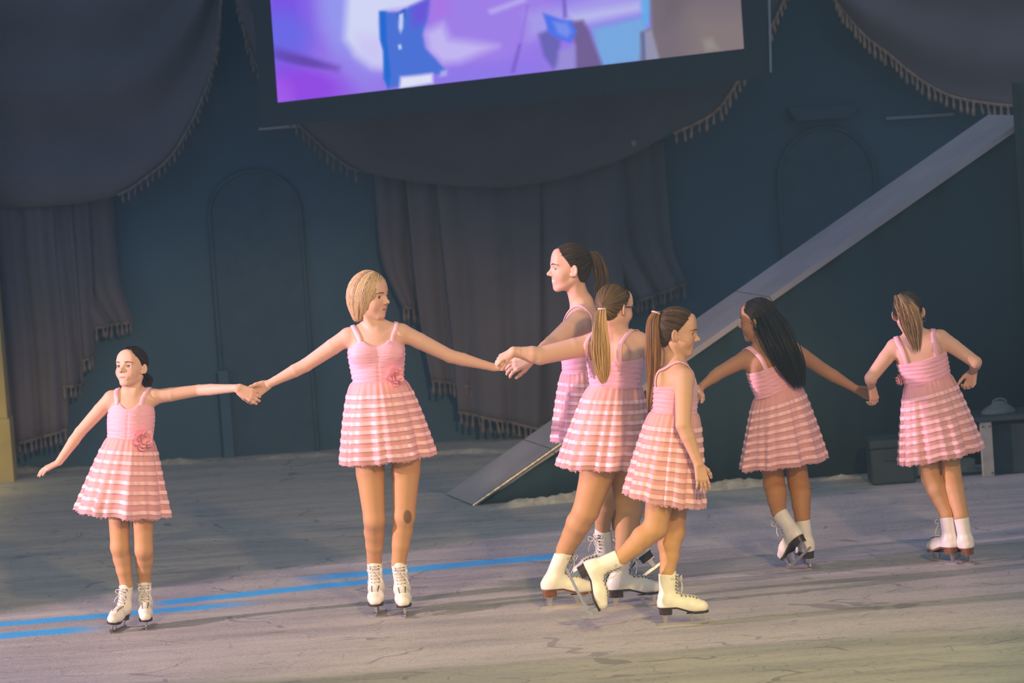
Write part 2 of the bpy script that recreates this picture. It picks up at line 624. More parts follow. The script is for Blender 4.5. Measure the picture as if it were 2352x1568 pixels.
M['metal_trim'] = simple('thin_metal_trim', (0.36, 0.38, 0.42, 1), 0.4, metal=0.3)

# floor
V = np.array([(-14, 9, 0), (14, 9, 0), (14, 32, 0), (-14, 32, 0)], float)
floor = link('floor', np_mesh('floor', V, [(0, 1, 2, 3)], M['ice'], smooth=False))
set_props(floor, 'grey skate-scratched ice with painted-in streaks of blue light', kind='structure')

# back wall
Vb, Fb = box_mesh((22, 0.2, 9))
wall = link('wall_back', np_mesh('wall_back', Vb + np.array([0, YW + 0.1, 4.5]), Fb, M['wall'], smooth=False))
set_props(wall, 'dark blue-green scenic backdrop wall', kind='structure')


def arch_panel(name, xl, xr, ytop, yspring, Y, label):
    """arched niche: a dark panel with a raised moulding"""
    a, b = at(xl, yspring, Y), at(xr, yspring + (xl - xr) * 0.07, Y)
    cx, hw = (a[0] + b[0]) / 2, (b[0] - a[0]) / 2
    zs = (a[2] + b[2]) / 2
    rise = at((xl + xr) / 2, ytop, Y)[2] - zs
    pts = [(cx - hw, 0.0)] + [(cx - hw * math.cos(q), zs + rise * math.sin(q)) for q in np.linspace(0, math.pi, 33)] + [(cx + hw, 0.0)]
    n = len(pts)
    V = [(x, Y - 0.03, z) for x, z in pts] + [(x, Y, z) for x, z in pts]
    F = [tuple(range(n - 1, -1, -1)), tuple(range(n, 2 * n))] + [(i, (i + 1) % n, n + (i + 1) % n, n + i) for i in range(n)]
    root = obj(name, V, F, M['arch'], smooth=False)
    set_props(root, label, kind='structure')
    path = np.array([[(x, Y - 0.03, z) for x, z in pts]])
    V2, F2 = tubes(path, np.full((1, n), 0.016), 6)
    obj('arch_moulding', V2, F2, M['arch'], root, np.array(root.location))
    return root


arch_panel('door_1', 482, 690, 392, 500, YW, 'dark arched niche left of the screen')
d2 = arch_panel('door_2', 1788, 2008, 292, 420, YW, 'dark arched niche right of the screen')
kp = at(1890, 258, YW - 0.05)
Vk, Fk = oriented_box(kp, np.array([1., 0, 0]), np.array([0, 1., 0]), np.array([0, 0, 1.]), (0.36, 0.10, 0.09))
Vk[4:, 0] = kp[0] + (Vk[4:, 0] - kp[0]) * 1.35
obj('keystone', Vk, Fk, M['arch'], d2, np.array(d2.location), smooth=False)

# cornice pieces and a slim pilaster of the backdrop
for i, (xa, ya, xb, yb) in enumerate(((595, 296, 700, 288), (2035, 272, 2190, 262), (1836, 256, 1950, 248))):
    a, b = at(xa, ya, YW - 0.02), at(xb, yb, YW - 0.02)
    Vt, Ft = oriented_box((a + b) / 2, unit(b - a), np.array([0, 1., 0]), unit(np.cross(b - a, (0, 1, 0))), (np.linalg.norm(b - a), 0.05, 0.018))
    set_props(obj('trim_%d' % (i + 1), Vt, Ft, M['metal_trim'] if i != 2 else M['wall'], smooth=False), kind='structure')
a, b = at(508, 850, YW - 0.06), at(533, 1052, YW - 0.06)
a[0] = b[0] = (a[0] + b[0]) / 2
b[2] = 0.0
V2, F2 = oriented_box((a + b) / 2, np.array([1., 0, 0]), np.array([0, 1., 0]), np.array([0, 0, 1.]), (0.07, 0.08, a[2]))
set_props(obj('trim_4', V2, F2, M['wall'], smooth=False), kind='structure')

# pillar at the left border, yellow light partly painted into its colour
g = at(20, 1000, 27.30)
V1, F1 = oriented_box((g[0] - 0.25, g[1] + 0.09, 2.5), np.array([1., 0, 0]), np.array([0, 1., 0]), np.array([0, 0, 1.]), (0.5, 0.18, 5.0))
pil = obj('pillar', V1, F1, M['pillar'], smooth=False)
set_props(pil, 'yellow-lit square pillar at the left edge beside the curtain', 'pillar')
V2, F2 = oriented_box((g[0] - 0.245, g[1] + 0.08, 0.21), np.array([1., 0, 0]), np.array([0, 1., 0]), np.array([0, 0, 1.]), (0.52, 0.22, 0.42))
obj('plinth', V2, F2, M['pillar'], pil, np.array(pil.location), smooth=False)


# ---- curtains
def tassel_mesh(mat, name):
    prof = [(0.0, 0.008), (-0.012, 0.010), (-0.020, 0.006), (-0.055, 0.011), (-0.085, 0.012), (-0.090, 0.004)]
    k = 6
    V = [(r * math.cos(q * 2 * math.pi / k), r * math.sin(q * 2 * math.pi / k), z) for z, r in prof for q in range(k)]
    F = grid_faces(k, len(prof), True)
    return np_mesh(name, np.array(V), F[:, ::-1].copy(), mat)


TASSEL = tassel_mesh(M['fringe'], 'fringe_tassel')
TASSEL_DIM = tassel_mesh(M['fringe_dim'], 'fringe_tassel')


def px_curve(pts, n):
    return catmull(np.array([(x, y, 0) for x, y in pts], float), n)[:, :2]


def fringe(root, world_pts, mesh, mat, spacing, scale):
    """a cord along the hem and one tassel object per step"""
    P = np.asarray(world_pts)
    seg = np.linalg.norm(np.diff(P, axis=0), axis=1)
    s = np.concatenate([[0], np.cumsum(seg)])
    org = np.array(root.location)
    Vc, Fc = tubes(P[None], np.full((1, len(P)), 0.011), 6)
    obj('fringe_cord', Vc, Fc, mat, root, org)
    for d in np.arange(spacing * 0.4, s[-1], spacing):
        p = np.array([np.interp(d, s, P[:, i]) for i in range(3)])
        o = link('fringe_tassel', mesh, root, Vector(p - org))
        k = scale * rng.uniform(0.85, 1.15)
        o.scale = (k, k, k)
        o.rotation_euler = (0, rng.normal(0, 0.10), rng.uniform(0, 6))


def swag(label, hem, top, Y, nfold, mesh, mat, spacing=0.052, tscale=1.0, lean=0.0, seed=0, show=None, cloth='curtain'):
    nu, nv = 72, 40
    h2 = px_curve(hem, nu)
    t2 = px_curve(top, nu)
    root = empty('curtain_swag', at(h2[nu // 2][0], h2[nu // 2][1], Y))
    set_props(root, label, 'curtain', 'fringed curtains of the backdrop')
    V = []
    for j in range(nv):
        v = j / (nv - 1)
        for i in range(nu):
            u = i / (nu - 1)
            p = t2[i] * (1 - v) + h2[i] * v
            w = at(p[0], p[1], Y)
            w[1] -= 0.05 * math.sin(nfold * v * 2 * math.pi + lean * u + seed) * (0.35 + 0.65 * v) + 0.02 * math.sin(3 * nfold * v + 5 * u + seed)
            V.append(w)
    V = np.array(V)
    dr = obj('drape', V, grid_faces(nu, nv), M[cloth], root, np.array(root.location))
    md = dr.modifiers.new('thickness', 'SOLIDIFY')
    md.thickness = 0.015
    hemw = V[-nu:] + np.array([0, -0.02, 0])
    keep = np.ones(nu, bool) if show is None else np.array([show(x) for x, _ in h2])
    i = 0
    while i < nu:                      # fringe on the stretches that are not tucked behind the tails
        if keep[i]:
            j = i
            while j < nu and keep[j]:
                j += 1
            if j - i > 2:
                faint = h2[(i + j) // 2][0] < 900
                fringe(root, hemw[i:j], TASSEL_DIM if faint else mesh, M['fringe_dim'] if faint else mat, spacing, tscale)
            i = j
        i += 1
    return root


swag('large maroon swag curtain at the upper left with faint fringe',
     [(512, -70), (508, 20), (498, 120), (462, 235), (400, 350), (335, 408), (268, 448), (150, 470), (0, 478), (-60, 480)],
     [(506, -190), (360, -190), (220, -190), (60, -190), (-80, -190)], YW - 0.32, 3.2, TASSEL_DIM, M['fringe_dim'], 0.050, 0.75, 2.0, 0.3, lambda x: x > 262)
swag_b = swag('middle maroon swag curtain hanging behind the screen',
     [(530, -80), (550, 20), (585, 140), (640, 235), (702, 302), (780, 370), (835, 396), (1000, 424), (1200, 428), (1400, 378), (1530, 315), (1640, 260), (1698, 182), (1756, 90), (1800, 0), (1830, -90)],
     [(534, -190), (800, -190), (1200, -190), (1500, -190), (1850, -190)], YW - 0.44, 2.6, TASSEL, M['fringe'], 0.056, 0.95, 0.6, 1.0, lambda x: x < 845 or x > 1522)
swag('maroon swag curtain with gold fringe at the upper right corner',
     [(1890, -90), (1925, 0), (1950, 38), (1990, 84), (2040, 122), (2100, 172), (2150, 204), (2200, 225), (2290, 240), (2360, 244), (2440, 246)],
     [(1860, -190), (2050, -190), (2250, -190), (2460, -190)], YW - 0.34, 2.2, TASSEL, M['fringe'], 0.046, 1.05, 2.4, 2.0, None, 'curtain_lit')


def pleat(root, outline, Y, mesh, mat, nf, tscale, seed=0.0, hem_fringe=True):
    """one hanging pleat: left edge, right edge polylines from top to hem (pixels)"""
    left, right = outline
    nu, nv = 28, 26
    L, R = px_curve(left, nv), px_curve(right, nv)
    V = []
    for j in range(nv):
        for i in range(nu):
            u = i / (nu - 1)
            p = L[j] * (1 - u) + R[j] * u
            w = at(p[0], p[1], Y)
            w[1] -= 0.035 * math.sin(nf * u * 2 * math.pi + seed) * (0.5 + 0.5 * j / nv) + 0.012 * math.sin(2.3 * nf * u * 6.28 + seed * 2)
            V.append(w)
    V = np.array(V)
    d = obj('pleat', V, grid_faces(nu, nv), M['curtain'], root, np.array(root.location))
    md = d.modifiers.new('thickness', 'SOLIDIFY')
    md.thickness = 0.012
    if hem_fringe:
        fringe(root, V[-nu:] + np.array([0, -0.015, 0]), mesh, mat, 0.048, tscale)


def tail(label, px, py, Y, pleats, mesh, mat, tscale):
    root = empty('curtain_tail', at(px, py, Y))
    set_props(root, label, 'curtain', 'fringed curtains of the backdrop')
    for k, (l, r, nf, dy) in enumerate(pleats):
        pleat(root, (l, r), Y - dy, mesh, mat, nf, tscale, k * 1.3)
    return root


tail('stepped maroon curtain tail behind the smallest girl at left', 130, 600, YW - 0.10, [
    ([(20, 420), (45, 600), (70, 700), (165, 762)], [(254, 430), (262, 520), (272, 640), (302, 738)], 2.5, 0.02),
    ([(20, 420), (60, 600), (100, 760), (152, 842)], [(200, 430), (208, 560), (213, 700), (216, 818)], 1.5, 0.07),
    ([(10, 420), (40, 600), (80, 760), (114, 890)], [(160, 430), (172, 560), (185, 740), (192, 884)], 1.5, 0.12),
    ([(-40, 420), (-20, 600), (0, 800), (21, 1024)], [(120, 430), (130, 600), (150, 800), (157, 986)], 2.2, 0.17),
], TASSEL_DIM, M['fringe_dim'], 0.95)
tail('wide maroon curtain tail with stepped hem behind the tall girl', 1200, 700, YW - 0.10, [
    ([(862, 385), (868, 480), (880, 600), (926, 704)], [(1010, 385), (1005, 480), (995, 600), (986, 714)], 1.5, 0.02),
    ([(930, 385), (945, 560), (965, 740), (990, 872)], [(1110, 385), (1108, 560), (1100, 740), (1094, 890)], 1.5, 0.07),
    ([(1000, 385), (1020, 600), (1040, 800), (1052, 946)], [(1240, 385), (1240, 600), (1240, 800), (1238, 984)], 2.0, 0.12),
    ([(1200, 385), (1210, 600), (1215, 800), (1222, 985)], [(1420, 360), (1430, 600), (1440, 800), (1450, 925)], 2.0, 0.10),
    ([(1360, 350), (1375, 450), (1390, 560), (1462, 692)], [(1524, 325), (1534, 450), (1545, 565), (1578, 652)], 2.2, 0.05),
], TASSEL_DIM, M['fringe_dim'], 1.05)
# small tie-back knob on the drape
kb = at(1457, 336, YW - 0.56)
t_ = np.linspace(0, math.pi, 9)
V2, F2 = tubes(np.array([[kb + np.array([0, 0.10 * (1 - q / 8) - 0.02, 0.004 * q]) for q in range(9)]]), np.array([[0.008, 0.008, 0.008, 0.010, 0.016, 0.02, 0.018, 0.012, 0.002]]), 8)
obj('tieback_hook', V2, F2, M['pale_wood'], swag_b, np.array(swag_b.location))


# ---- video screen
def screen_colour(X, Y):
    """what the video screen shows, in sRGB 0..255, over photo coordinates"""
    C = np.zeros(X.shape + (3,))
    C[:] = (150, 120, 238)

    def blob(cx, cy, rx, ry, col, a=1.0, rot=0.0, soft=1.0):
        c, s = math.cos(math.radians(rot)), math.sin(math.radians(rot))
        dx, dy = X - cx, Y - cy
        u, v = (c * dx + s * dy) / rx, (-s * dx + c * dy) / ry
        w = a * np.clip((1.25 - np.sqrt(u * u + v * v)) / (0.5 * soft), 0, 1) ** 1.2
        C[:] = C * (1 - w[..., None]) + np.array(col) * w[..., None]

    blob(650, 40, 90, 260, (118, 78, 235), 0.9, 0, 2)
    blob(650, 80, 70, 60, (104, 108, 236), 0.75, 20, 1.5)
    blob(705, 200, 110, 55, (146, 66, 232), 0.95, 8, 1.6)
    blob(690, 140, 75, 12, (92, 60, 170), 0.7, 12, 1.5)
    blob(640, 215, 40, 40, (170, 90, 240), 0.6, 0, 1.5)
    blob(810, 30, 70, 160, (150, 160, 246), 0.8, -15, 1.5)
    def poly(pts, col, a=1.0, soft=5.0):
        """soft-edged polygon; points in the enlarged crop of the screen"""
        Q = np.array(pts, float) / 1.897 + np.array([580.0, 0.0])
        ins = np.zeros(X.shape, bool)
        dmin = np.full(X.shape, 1e9)
        for (x0, y0), (x1, y1) in zip(Q, np.roll(Q, -1, axis=0)):
            ins ^= ((y0 > Y) != (y1 > Y)) & (X < (x1 - x0) * (Y - y0) / (y1 - y0 + 1e-9) + x0)
            t = np.clip(((X - x0) * (x1 - x0) + (Y - y0) * (y1 - y0)) / ((x1 - x0) ** 2 + (y1 - y0) ** 2 + 1e-9), 0, 1)
            dmin = np.minimum(dmin, np.hypot(X - x0 - t * (x1 - x0), Y - y0 - t * (y1 - y0)))
        w = a * np.clip(0.5 + np.where(ins, dmin, -dmin) / (2 * soft), 0, 1)
        C[:] = C * (1 - w[..., None]) + np.array(col) * w[..., None]

    poly([(275, -200), (430, -200), (440, 60), (400, 170), (380, 230), (300, 120)], (150, 152, 246), 0.8, 26)
    poly([(430, -300), (900, -300), (770, 0), (700, 35), (650, 45), (570, 55), (560, 100), (575, 190), (590, 300), (520, 290), (450, 240), (400, 170), (405, 80)], (212, 218, 252), 1.0, 12)
    poly([(460, 150), (570, 160), (590, 310), (520, 295), (450, 240)], (204, 196, 250), 0.7, 18)
    poly([(700, -300), (1300, -300), (1300, 150), (1100, 260), (820, 280), (745, 150), (770, 0)], (160, 128, 238), 0.9, 14)
    poly([(790, -200), (880, -200), (860, 60), (790, 100), (770, 60)], (176, 110, 236), 0.6, 16)
    poly([(750, 140), (830, 100), (860, 170), (980, 185), (1070, 200), (900, 272), (830, 278), (765, 225)], (200, 190, 250), 0.9, 13)
    poly([(600, 330), (1250, 270), (1250, 400), (600, 400)], (140, 118, 240), 0.6, 16)
    poly([(1030, 45), (1180, -10), (1190, 5), (1040, 60)], (200, 194, 250), 0.8, 7)
    poly([(1190, 60), (1500, -20), (1700, -60), (1720, 40), (1480, 100), (1200, 170)], (168, 160, 240), 0.85, 16)
    poly([(1380, 60), (1690, 10), (1700, 50), (1400, 110)], (190, 196, 244), 0.75, 10)
    poly([(1480, 120), (1700, 70), (1730, 130), (1700, 270), (1520, 300), (1490, 200)], (116, 172, 228), 0.95, 11)
    poly([(1690, -100), (1740, -100), (1730, 100), (1700, 110)], (92, 178, 236), 0.9, 7)
    poly([(1125, 315), (1160, 190), (1172, 192), (1142, 315)], (120, 88, 206), 0.9, 4)
    poly([(1165, 180), (1195, 20), (1203, 22), (1172, 185)], (136, 104, 220), 0.6, 4)
    poly([(1245, 150), (1290, 130), (1345, 175), (1335, 225), (1370, 270), (1310, 300), (1270, 245)], (106, 98, 186), 1.0, 6)
    poly([(1385, 95), (1440, 88), (1465, 130), (1500, 220), (1530, 300), (1405, 310), (1405, 200)], (112, 92, 150), 1.0, 6)
    poly([(1335, 225), (1405, 195), (1408, 300), (1320, 310)], (152, 142, 220), 1.0, 7)
    poly([(1265, 58), (1295, 66), (1340, 84), (1392, 92), (1412, 140), (1385, 186), (1340, 172), (1290, 145), (1278, 100)], (76, 112, 240), 1.0, 4)
    poly([(1310, 95), (1370, 100), (1390, 140), (1370, 165), (1330, 145)], (124, 146, 242), 0.9, 6)
    poly([(1345, -60), (1360, -60), (1370, 70), (1355, 80)], (112, 84, 196), 0.8, 4)
    poly([(1728, -300), (2400, -300), (2400, 260), (1690, 290), (1695, 140), (1738, 122), (1735, 60)], (120, 107, 117), 1.0, 6)
    poly([(1760, -100), (1900, -100), (1880, 60), (1780, 120)], (106, 94, 106), 0.7, 24)
    poly([(1900, 60), (2400, 60), (2400, 260), (1900, 260)], (136, 122, 122), 0.7, 30)
    poly([(1690, 142), (1740, 130), (1775, 262), (1705, 268)], (148, 148, 180), 0.95, 4)
    poly([(1690, 142), (1708, 138), (1714, 262), (1700, 266)], (92, 104, 156), 0.9, 3)
    poly([(1965, 175), (2000, 165), (2030, 215), (1975, 225)], (152, 146, 142), 0.8, 8)
    poly([(555, 52), (640, 54), (660, 40), (720, 15), (772, -10), (760, 80), (740, 150), (752, 210), (800, 260), (835, 300), (820, 322), (750, 322), (740, 332), (650, 332), (640, 376), (592, 384), (575, 340), (575, 230), (560, 180)], (72, 112, 220), 1.0, 4)
    poly([(690, 30), (772, -10), (757, 90), (700, 120)], (112, 76, 224), 0.8, 9)
    poly([(553, 50), (580, 50), (584, 180), (602, 330), (592, 386), (572, 340), (570, 220), (556, 170)], (22, 104, 214), 1.0, 4)
    poly([(630, 60), (662, 40), (664, 70), (640, 90)], (28, 70, 190), 0.9, 4)
    poly([(638, 62), (658, 56), (656, 120), (645, 146), (636, 120)], (196, 210, 250), 1.0, 3)
    poly([(634, 198), (646, 192), (650, 212), (638, 216)], (206, 220, 250), 1.0, 2.5)
    poly([(645, 336), (785, 320), (786, 362), (640, 388)], (226, 230, 252), 1.0, 5)
    poly([(820, 310), (850, 306), (845, 330), (815, 335)], (176, 180, 246), 0.9, 4)
    poly([(95, 205), (200, 235), (380, 290), (370, 310), (180, 260), (100, 240)], (96, 62, 170), 0.6, 9)
    C = C / 255.0
    return np.where(C <= 0.04045, C / 12.92, ((C + 0.055) / 1.055) ** 2.4)


def screen_material():
    t = NT('lit_video_screen')
    a = t.n('ShaderNodeVertexColor', layer_name='tint')
    e = t.n('ShaderNodeEmission', ins={0: a.outputs[0], 1: 1.0})
    t.l(e.outputs[0], t.out.inputs[0])
    return t.m


YS = 26.6
BL, BR = np.array([637., 236]), np.array([1710., 112])
TL, TR = BL + np.array([-17, -236.]) * 2.1, BR + np.array([-8, -125.]) * 3.6
scr = empty('video_screen', at(1180, 200, YS + 0.1))
set_props(scr, 'large video screen in a black frame hanging above the skaters, showing a blurred purple picture', 'screen')
so = np.array(scr.location)
nu, nv = 400, 170
V, XY = [], []
for j in range(nv):
    for i in range(nu):
        u, v = i / (nu - 1), j / (nv - 1)
        p = (TL * (1 - u) + TR * u) * (1 - v) + (BL * (1 - u) + BR * u) * v
        XY.append(p)
        V.append(at(p[0], p[1], YS))
XY = np.array(XY)
obj('screen_panel', V, grid_faces(nu, nv), screen_material(), scr, so, smooth=False, tint=screen_colour(XY[:, 0], XY[:, 1]))


def quad_prism(pxs, Y0, Y1):
    V = [at(x, y, Y0) for x, y in pxs]
    W = [p + np.array([0, Y1 - Y0, 0]) for p in V]
    n = len(pxs)
    F = [tuple(range(n)), tuple(range(2 * n - 1, n - 1, -1))] + [((i + 1) % n, i, n + i, n + (i + 1) % n) for i in range(n)]
    return np.array(V + W), F


oBL, oBR = (601, 294), (1771, 178)
oTL = (601 - 17 * 2.4, 294 - 236 * 2.4)
oTR = (1771 - 7.5 * 4.0, 178 - 118 * 4.0)
for q in ([oBL, oBR, tuple(BR), tuple(BL)], [oTL, oBL, tuple(BL), tuple(TL)], [tuple(BR), oBR, oTR, tuple(TR)], [tuple(TL), tuple(TR), oTR, oTL]):
    Vq, Fq = quad_prism(q, YS - 0.06, YS + 0.14)
    obj('frame_bar', Vq, Fq, M['bezel'], scr, so, smooth=False)
Vq, Fq = quad_prism([oTL, oTR, oBR, oBL], YS + 0.14, YS + 0.17)
obj('back_panel', Vq, Fq, M['bezel'], scr, so, smooth=False)
Vq, Fq = quad_prism([(1760, 0 - 250), (1764, 0 - 250), (1773, 166), (1768, 166)], YS - 0.075, YS - 0.05)
obj('edge_trim', Vq, Fq, M['metal_trim'], scr, so, smooth=False)

# ---- sloping ramp with its dark side drape
A_, B_ = ground(1086, 1161), ground(1026, 1136)
E_ = ground(2000, 1087)
du = unit((E_ - A_) * np.array([1, 1, 0]))
Cx = at(2326, 294, A_[1] + 0.2)
for _ in range(4):
    Cx = at(2326, 294, A_[1] + du[1] / du[0] * (Cx[0] - A_[0]))
run = Cx - A_
wv = (B_ - A_) * np.array([1, 1, 0])
ramp = empty('slide_ramp', A_)
set_props(ramp, 'long grey sloping ramp with black side drape rising to the right behind the skaters', 'ramp')
nrm = unit(np.cross(run, wv))
nrm = nrm if nrm[2] > 0 else -nrm
for s0, s1 in ((0.0, 0.146), (0.1475, 0.548), (0.5495, 1.03)):
    q = [A_ + run * s0, A_ + run * s1, A_ + run * s1 + wv, A_ + run * s0 + wv]
    V = np.array(q + [p - nrm * 0.035 for p in q]) + nrm * 0.008
    V[4:, 2] = np.maximum(V[4:, 2], 0.0)
    F = [(0, 1, 2, 3), (7, 6, 5, 4), (0, 4, 5, 1), (1, 5, 6, 2), (2, 6, 7, 3), (3, 7, 4, 0)]
    obj('deck_board', V, F, M['deck'], ramp, A_, smooth=False)
Ve, Fe = tubes(np.array([[A_ + run * s + nrm * 0.0 - wv * 0.004 for s in np.linspace(0, 0.2, 12)]]), np.full((1, 12), 0.011), 6)
obj('metal_edge', Ve, Fe, M['deck_edge'], ramp, A_)
# side drape: vertical cloth with shallow folds under the front edge
cols = 90
V = []
for i in range(cols):
    s = 0.015 + 1.3 * i / (cols - 1)
    top = A_ + run * min(s, 1.0)
    x = A_ + np.array([run[0], run[1], 0]) * s
    z1 = top[2] - 0.03
    off = 0.02 + 0.010 * math.sin(i * 0.9) + 0.006 * math.sin(i * 2.3)
    V.append((x[0], x[1] + off, 0.0))
    V.append((x[0], x[1] + off, max(z1, 0.0)))
F = [(2 * i, 2 * i + 2, 2 * i + 3, 2 * i + 1) for i in range(cols - 1)]
dp = obj('side_drape', V, F, M['black_cloth'], ramp, A_, smooth=True)
dp.modifiers.new('thickness', 'SOLIDIFY').thickness = 0.012
# top landing post
pt = at(2326, 190, Cx[1] - 0.06)
pb = pt.copy()
pb[2] = 0
V, F = oriented_box((pt + pb) / 2 + np.array([0.10, 0, 0]), np.array([1., 0, 0]), np.array([0, 1., 0]), np.array([0, 0, 1.]), (0.20, 0.10, pt[2]))
post = obj('landing_post', V, F, M['post'], smooth=False)
set_props(post, 'tall dark post at the top end of the ramp by the right edge', 'post')
V, F = oriented_box((pt + pb) / 2 + np.array([0.005, -0.055, 0]), np.array([1., 0, 0]), np.array([0, 1., 0]), np.array([0, 0, 1.]), (0.035, 0.02, pt[2] - 0.02))
obj('post_flange', V, F, M['pale_wood'] if False else M['black_case'], post, np.array(post.location), smooth=False)

# ---- black case, bench, rail and the grey handled thing on the right
g = ground(2054, 1112)
X1, Y1, Z1 = np.array([1., 0, 0]), np.array([0, 1., 0]), np.array([0, 0, 1.])
case = empty('equipment_case', g)
set_props(case, 'low black equipment case standing on the ice beneath the ramp', 'case')
wd = 0.255


def bevel_box(c, size, bv, mat, name, parent, org):
    V, F = box_mesh(size)
    me = np_mesh(name, V + np.asarray(c) - np.asarray(org), F, mat, smooth=False)
    o = link(name, me, parent)
    m = o.modifiers.new('edge', 'BEVEL')
    m.width, m.segments = bv, 2
    return o


bevel_box(g + np.array([0, 0.15, 0.105]), (wd, 0.30, 0.21), 0.015, M['black_case'], 'shell', case, g)
bevel_box(g + np.array([0, 0.15, 0.235]), (wd + 0.01, 0.31, 0.05), 0.012, M['black_case'], 'lid', case, g)
bevel_box(g + np.array([0, -0.006, 0.15]), (0.09, 0.016, 0.02), 0.004, M['black_case'], 'handle', case, g)

bl, bt = ground(2272, 1094), at(2256, 968, ground(2272, 1094)[1])
bh = bt[2]
bench = empty('bench', bl)
set_props(bench, 'dark-topped bench with pale wooden legs and black front by the right edge', 'bench')
for dx in (0.0, 0.275):
    bevel_box(bl + np.array([dx, 0.03, bh / 2]), (0.068, 0.06, bh), 0.004, M['pale_wood'], 'leg', bench, bl)
bevel_box(bl + np.array([0.14, 0.065, bh / 2 - 0.01]), (0.21, 0.02, bh - 0.03), 0.003, M['black_case'], 'front_panel', bench, bl)
bevel_box(bl + np.array([0.12, 0.20, bh + 0.012]), (0.50, 0.44, 0.026), 0.005, M['black_case'], 'top_board', bench, bl)
for dx, dz in ((0.018, 0.02), (-0.018, bh - 0.03), (0.02, bh - 0.03)):
    V2, F2 = oriented_box(bl + np.array([dx, -0.002, dz]), X1, Y1, Z1, (0.008, 0.006, 0.008))
    obj('bolt', V2, F2, M['hook'], bench, bl, smooth=False)

ra, rb_ = ground(2104, 1092), ground(2235, 1078)
V2, F2 = oriented_box((ra + rb_) / 2 + np.array([0, 0, 0.035]), unit(rb_ - ra), unit(np.cross(Z1, rb_ - ra)), Z1, (np.linalg.norm(rb_ - ra), 0.07, 0.07))
set_props(obj('floor_rail', V2, F2, M['pale_wood'], smooth=False), 'short pale wooden rail lying on the ice between the case and the bench', 'rail')
ca, cb = ground(2100, 1100), ground(2252, 1086)
mid = [ca + (cb - ca) * s + np.array([0, 0.05 * math.sin(5 * s), 0.008]) for s in np.linspace(0, 1, 14)]
V2, F2 = tubes(np.array([mid]), np.full((1, 14), 0.008), 6)
set_props(obj('cable', V2, F2, M['black_case']), 'thin black cable lying on the ice near the bench leg', 'cable')

hp = bl + np.array([0.09, 0.16, bh + 0.0255])
hc = empty('handled_case', hp)
set_props(hc, 'small grey case with a loop handle resting on the bench top', 'case')
prims = [ell(hp + np.array([0, 0, 0.0]), (0.10, 0.07, 0.045), 0.01), cap(hp + np.array([-0.06, 0, 0.01]), hp + np.array([0.0, 0, 0.05]), 0.02, 0.025, 0.02),
         cap(hp + np.array([0.08, 0, 0.01]), hp + np.array([0.03, 0, 0.05]), 0.02, 0.022, 0.02)]
Vh, Fh, _ = nets(prims, 0.008)
Vh[:, 2] = np.maximum(Vh[:, 2], hp[2])
obj('body', Vh, Fh, M['grey_plastic'], hc, hp)
lp = np.array([[hp + np.array([0.015 + 0.038 * math.cos(q), 0, 0.062 + 0.022 * math.sin(q)]) for q in np.linspace(0, 2 * math.pi, 25)]])
V2, F2 = tubes(lp, np.full((1, 25), 0.008), 6)
obj('handle', V2, F2, M['grey_plastic'], hc, hp)


# ---- ridges of scraped snow
def snow_ridge(pts, width, height, label, seed):
    r = np.random.default_rng(seed)
    P = np.array([ground(x, y) for x, y in pts])
    L = np.linalg.norm(np.diff(P, axis=0), axis=1).sum()
    n = int(L / 0.02)
    C = catmull(P, n)
    m = 9
    V = []
    ph = r.uniform(0, 6, 8)
    for i in range(n):
        s = i * 0.02
        env = min(1, i / 12, (n - 1 - i) / 12)
        hh = height * env * (0.6 + 0.25 * math.sin(2.1 * s + ph[0]) + 0.2 * math.sin(7.3 * s + ph[1]) + 0.15 * math.sin(19 * s + ph[2]))
        for j in range(m):
            w = (j / (m - 1) - 0.5)
            prof = max(0, math.cos(w * math.pi)) ** 1.3
            V.append(C[i] + np.array([0, w * width * (0.8 + 0.3 * math.sin(5 * s + ph[3])), max(0.0, hh * prof * (0.8 + 0.4 * r.random()))]))
    o = obj('snow_ridge', V, grid_faces(m, n), M['snow'])
    set_props(o, label, 'snow', kind='stuff')
    return o


snow_ridge([(-40, 1090), (120, 1079), (330, 1067), (525, 1059)], 0.22, 0.05, 'yellow-lit ridge of scraped snow along the wall at left', 1)
snow_ridge([(560, 1056), (700, 1048), (800, 1042)], 0.2, 0.035, 'faint ridge of scraped snow behind the fair-haired girl', 2)
snow_ridge([(930, 1048), (1050, 1040), (1220, 1036)], 0.2, 0.035, 'ridge of scraped snow at the wall left of the ramp', 3)
snow_ridge([(1095, 1171), (1200, 1161), (1440, 1140), (1670, 1121), (1860, 1105), (2004, 1094)], 0.13, 0.05, 'ridge of scraped snow along the foot of the ramp', 4)

# amber floor lamp out of frame lights the pillar and the snow at left
lp = bpy.data.lights.new('amber_floor_lamp', 'POINT')
lp.energy, lp.color, lp.shadow_soft_size = 4.5, (1.0, 0.80, 0.25), 0.15
lo = link('amber_floor_lamp', lp)
lo.location = (-3.62, 26.75, 0.42)
lo['kind'] = 'structure'


# thin stage haze filling the hall
Vz, Fz = box_mesh((26, 33.2, 10.5))
hz = link('stage_haze', np_mesh('stage_haze', Vz + np.array([0, 15.4, 4.65]), Fz, None, smooth=False))
th_ = NT('thin_haze')
th_.t.nodes.remove(th_.b)
vs = th_.n('ShaderNodeVolumeScatter', ins={'Color': (0.62, 0.86, 1.0, 1), 'Density': 0.0038, 'Anisotropy': 0.0})
th_.l(vs.outputs[0], th_.out.inputs['Volume'])
hz.data.materials.append(th_.m)
set_props(hz, 'thin bluish stage haze hanging in the whole hall', 'haze', kind='stuff')


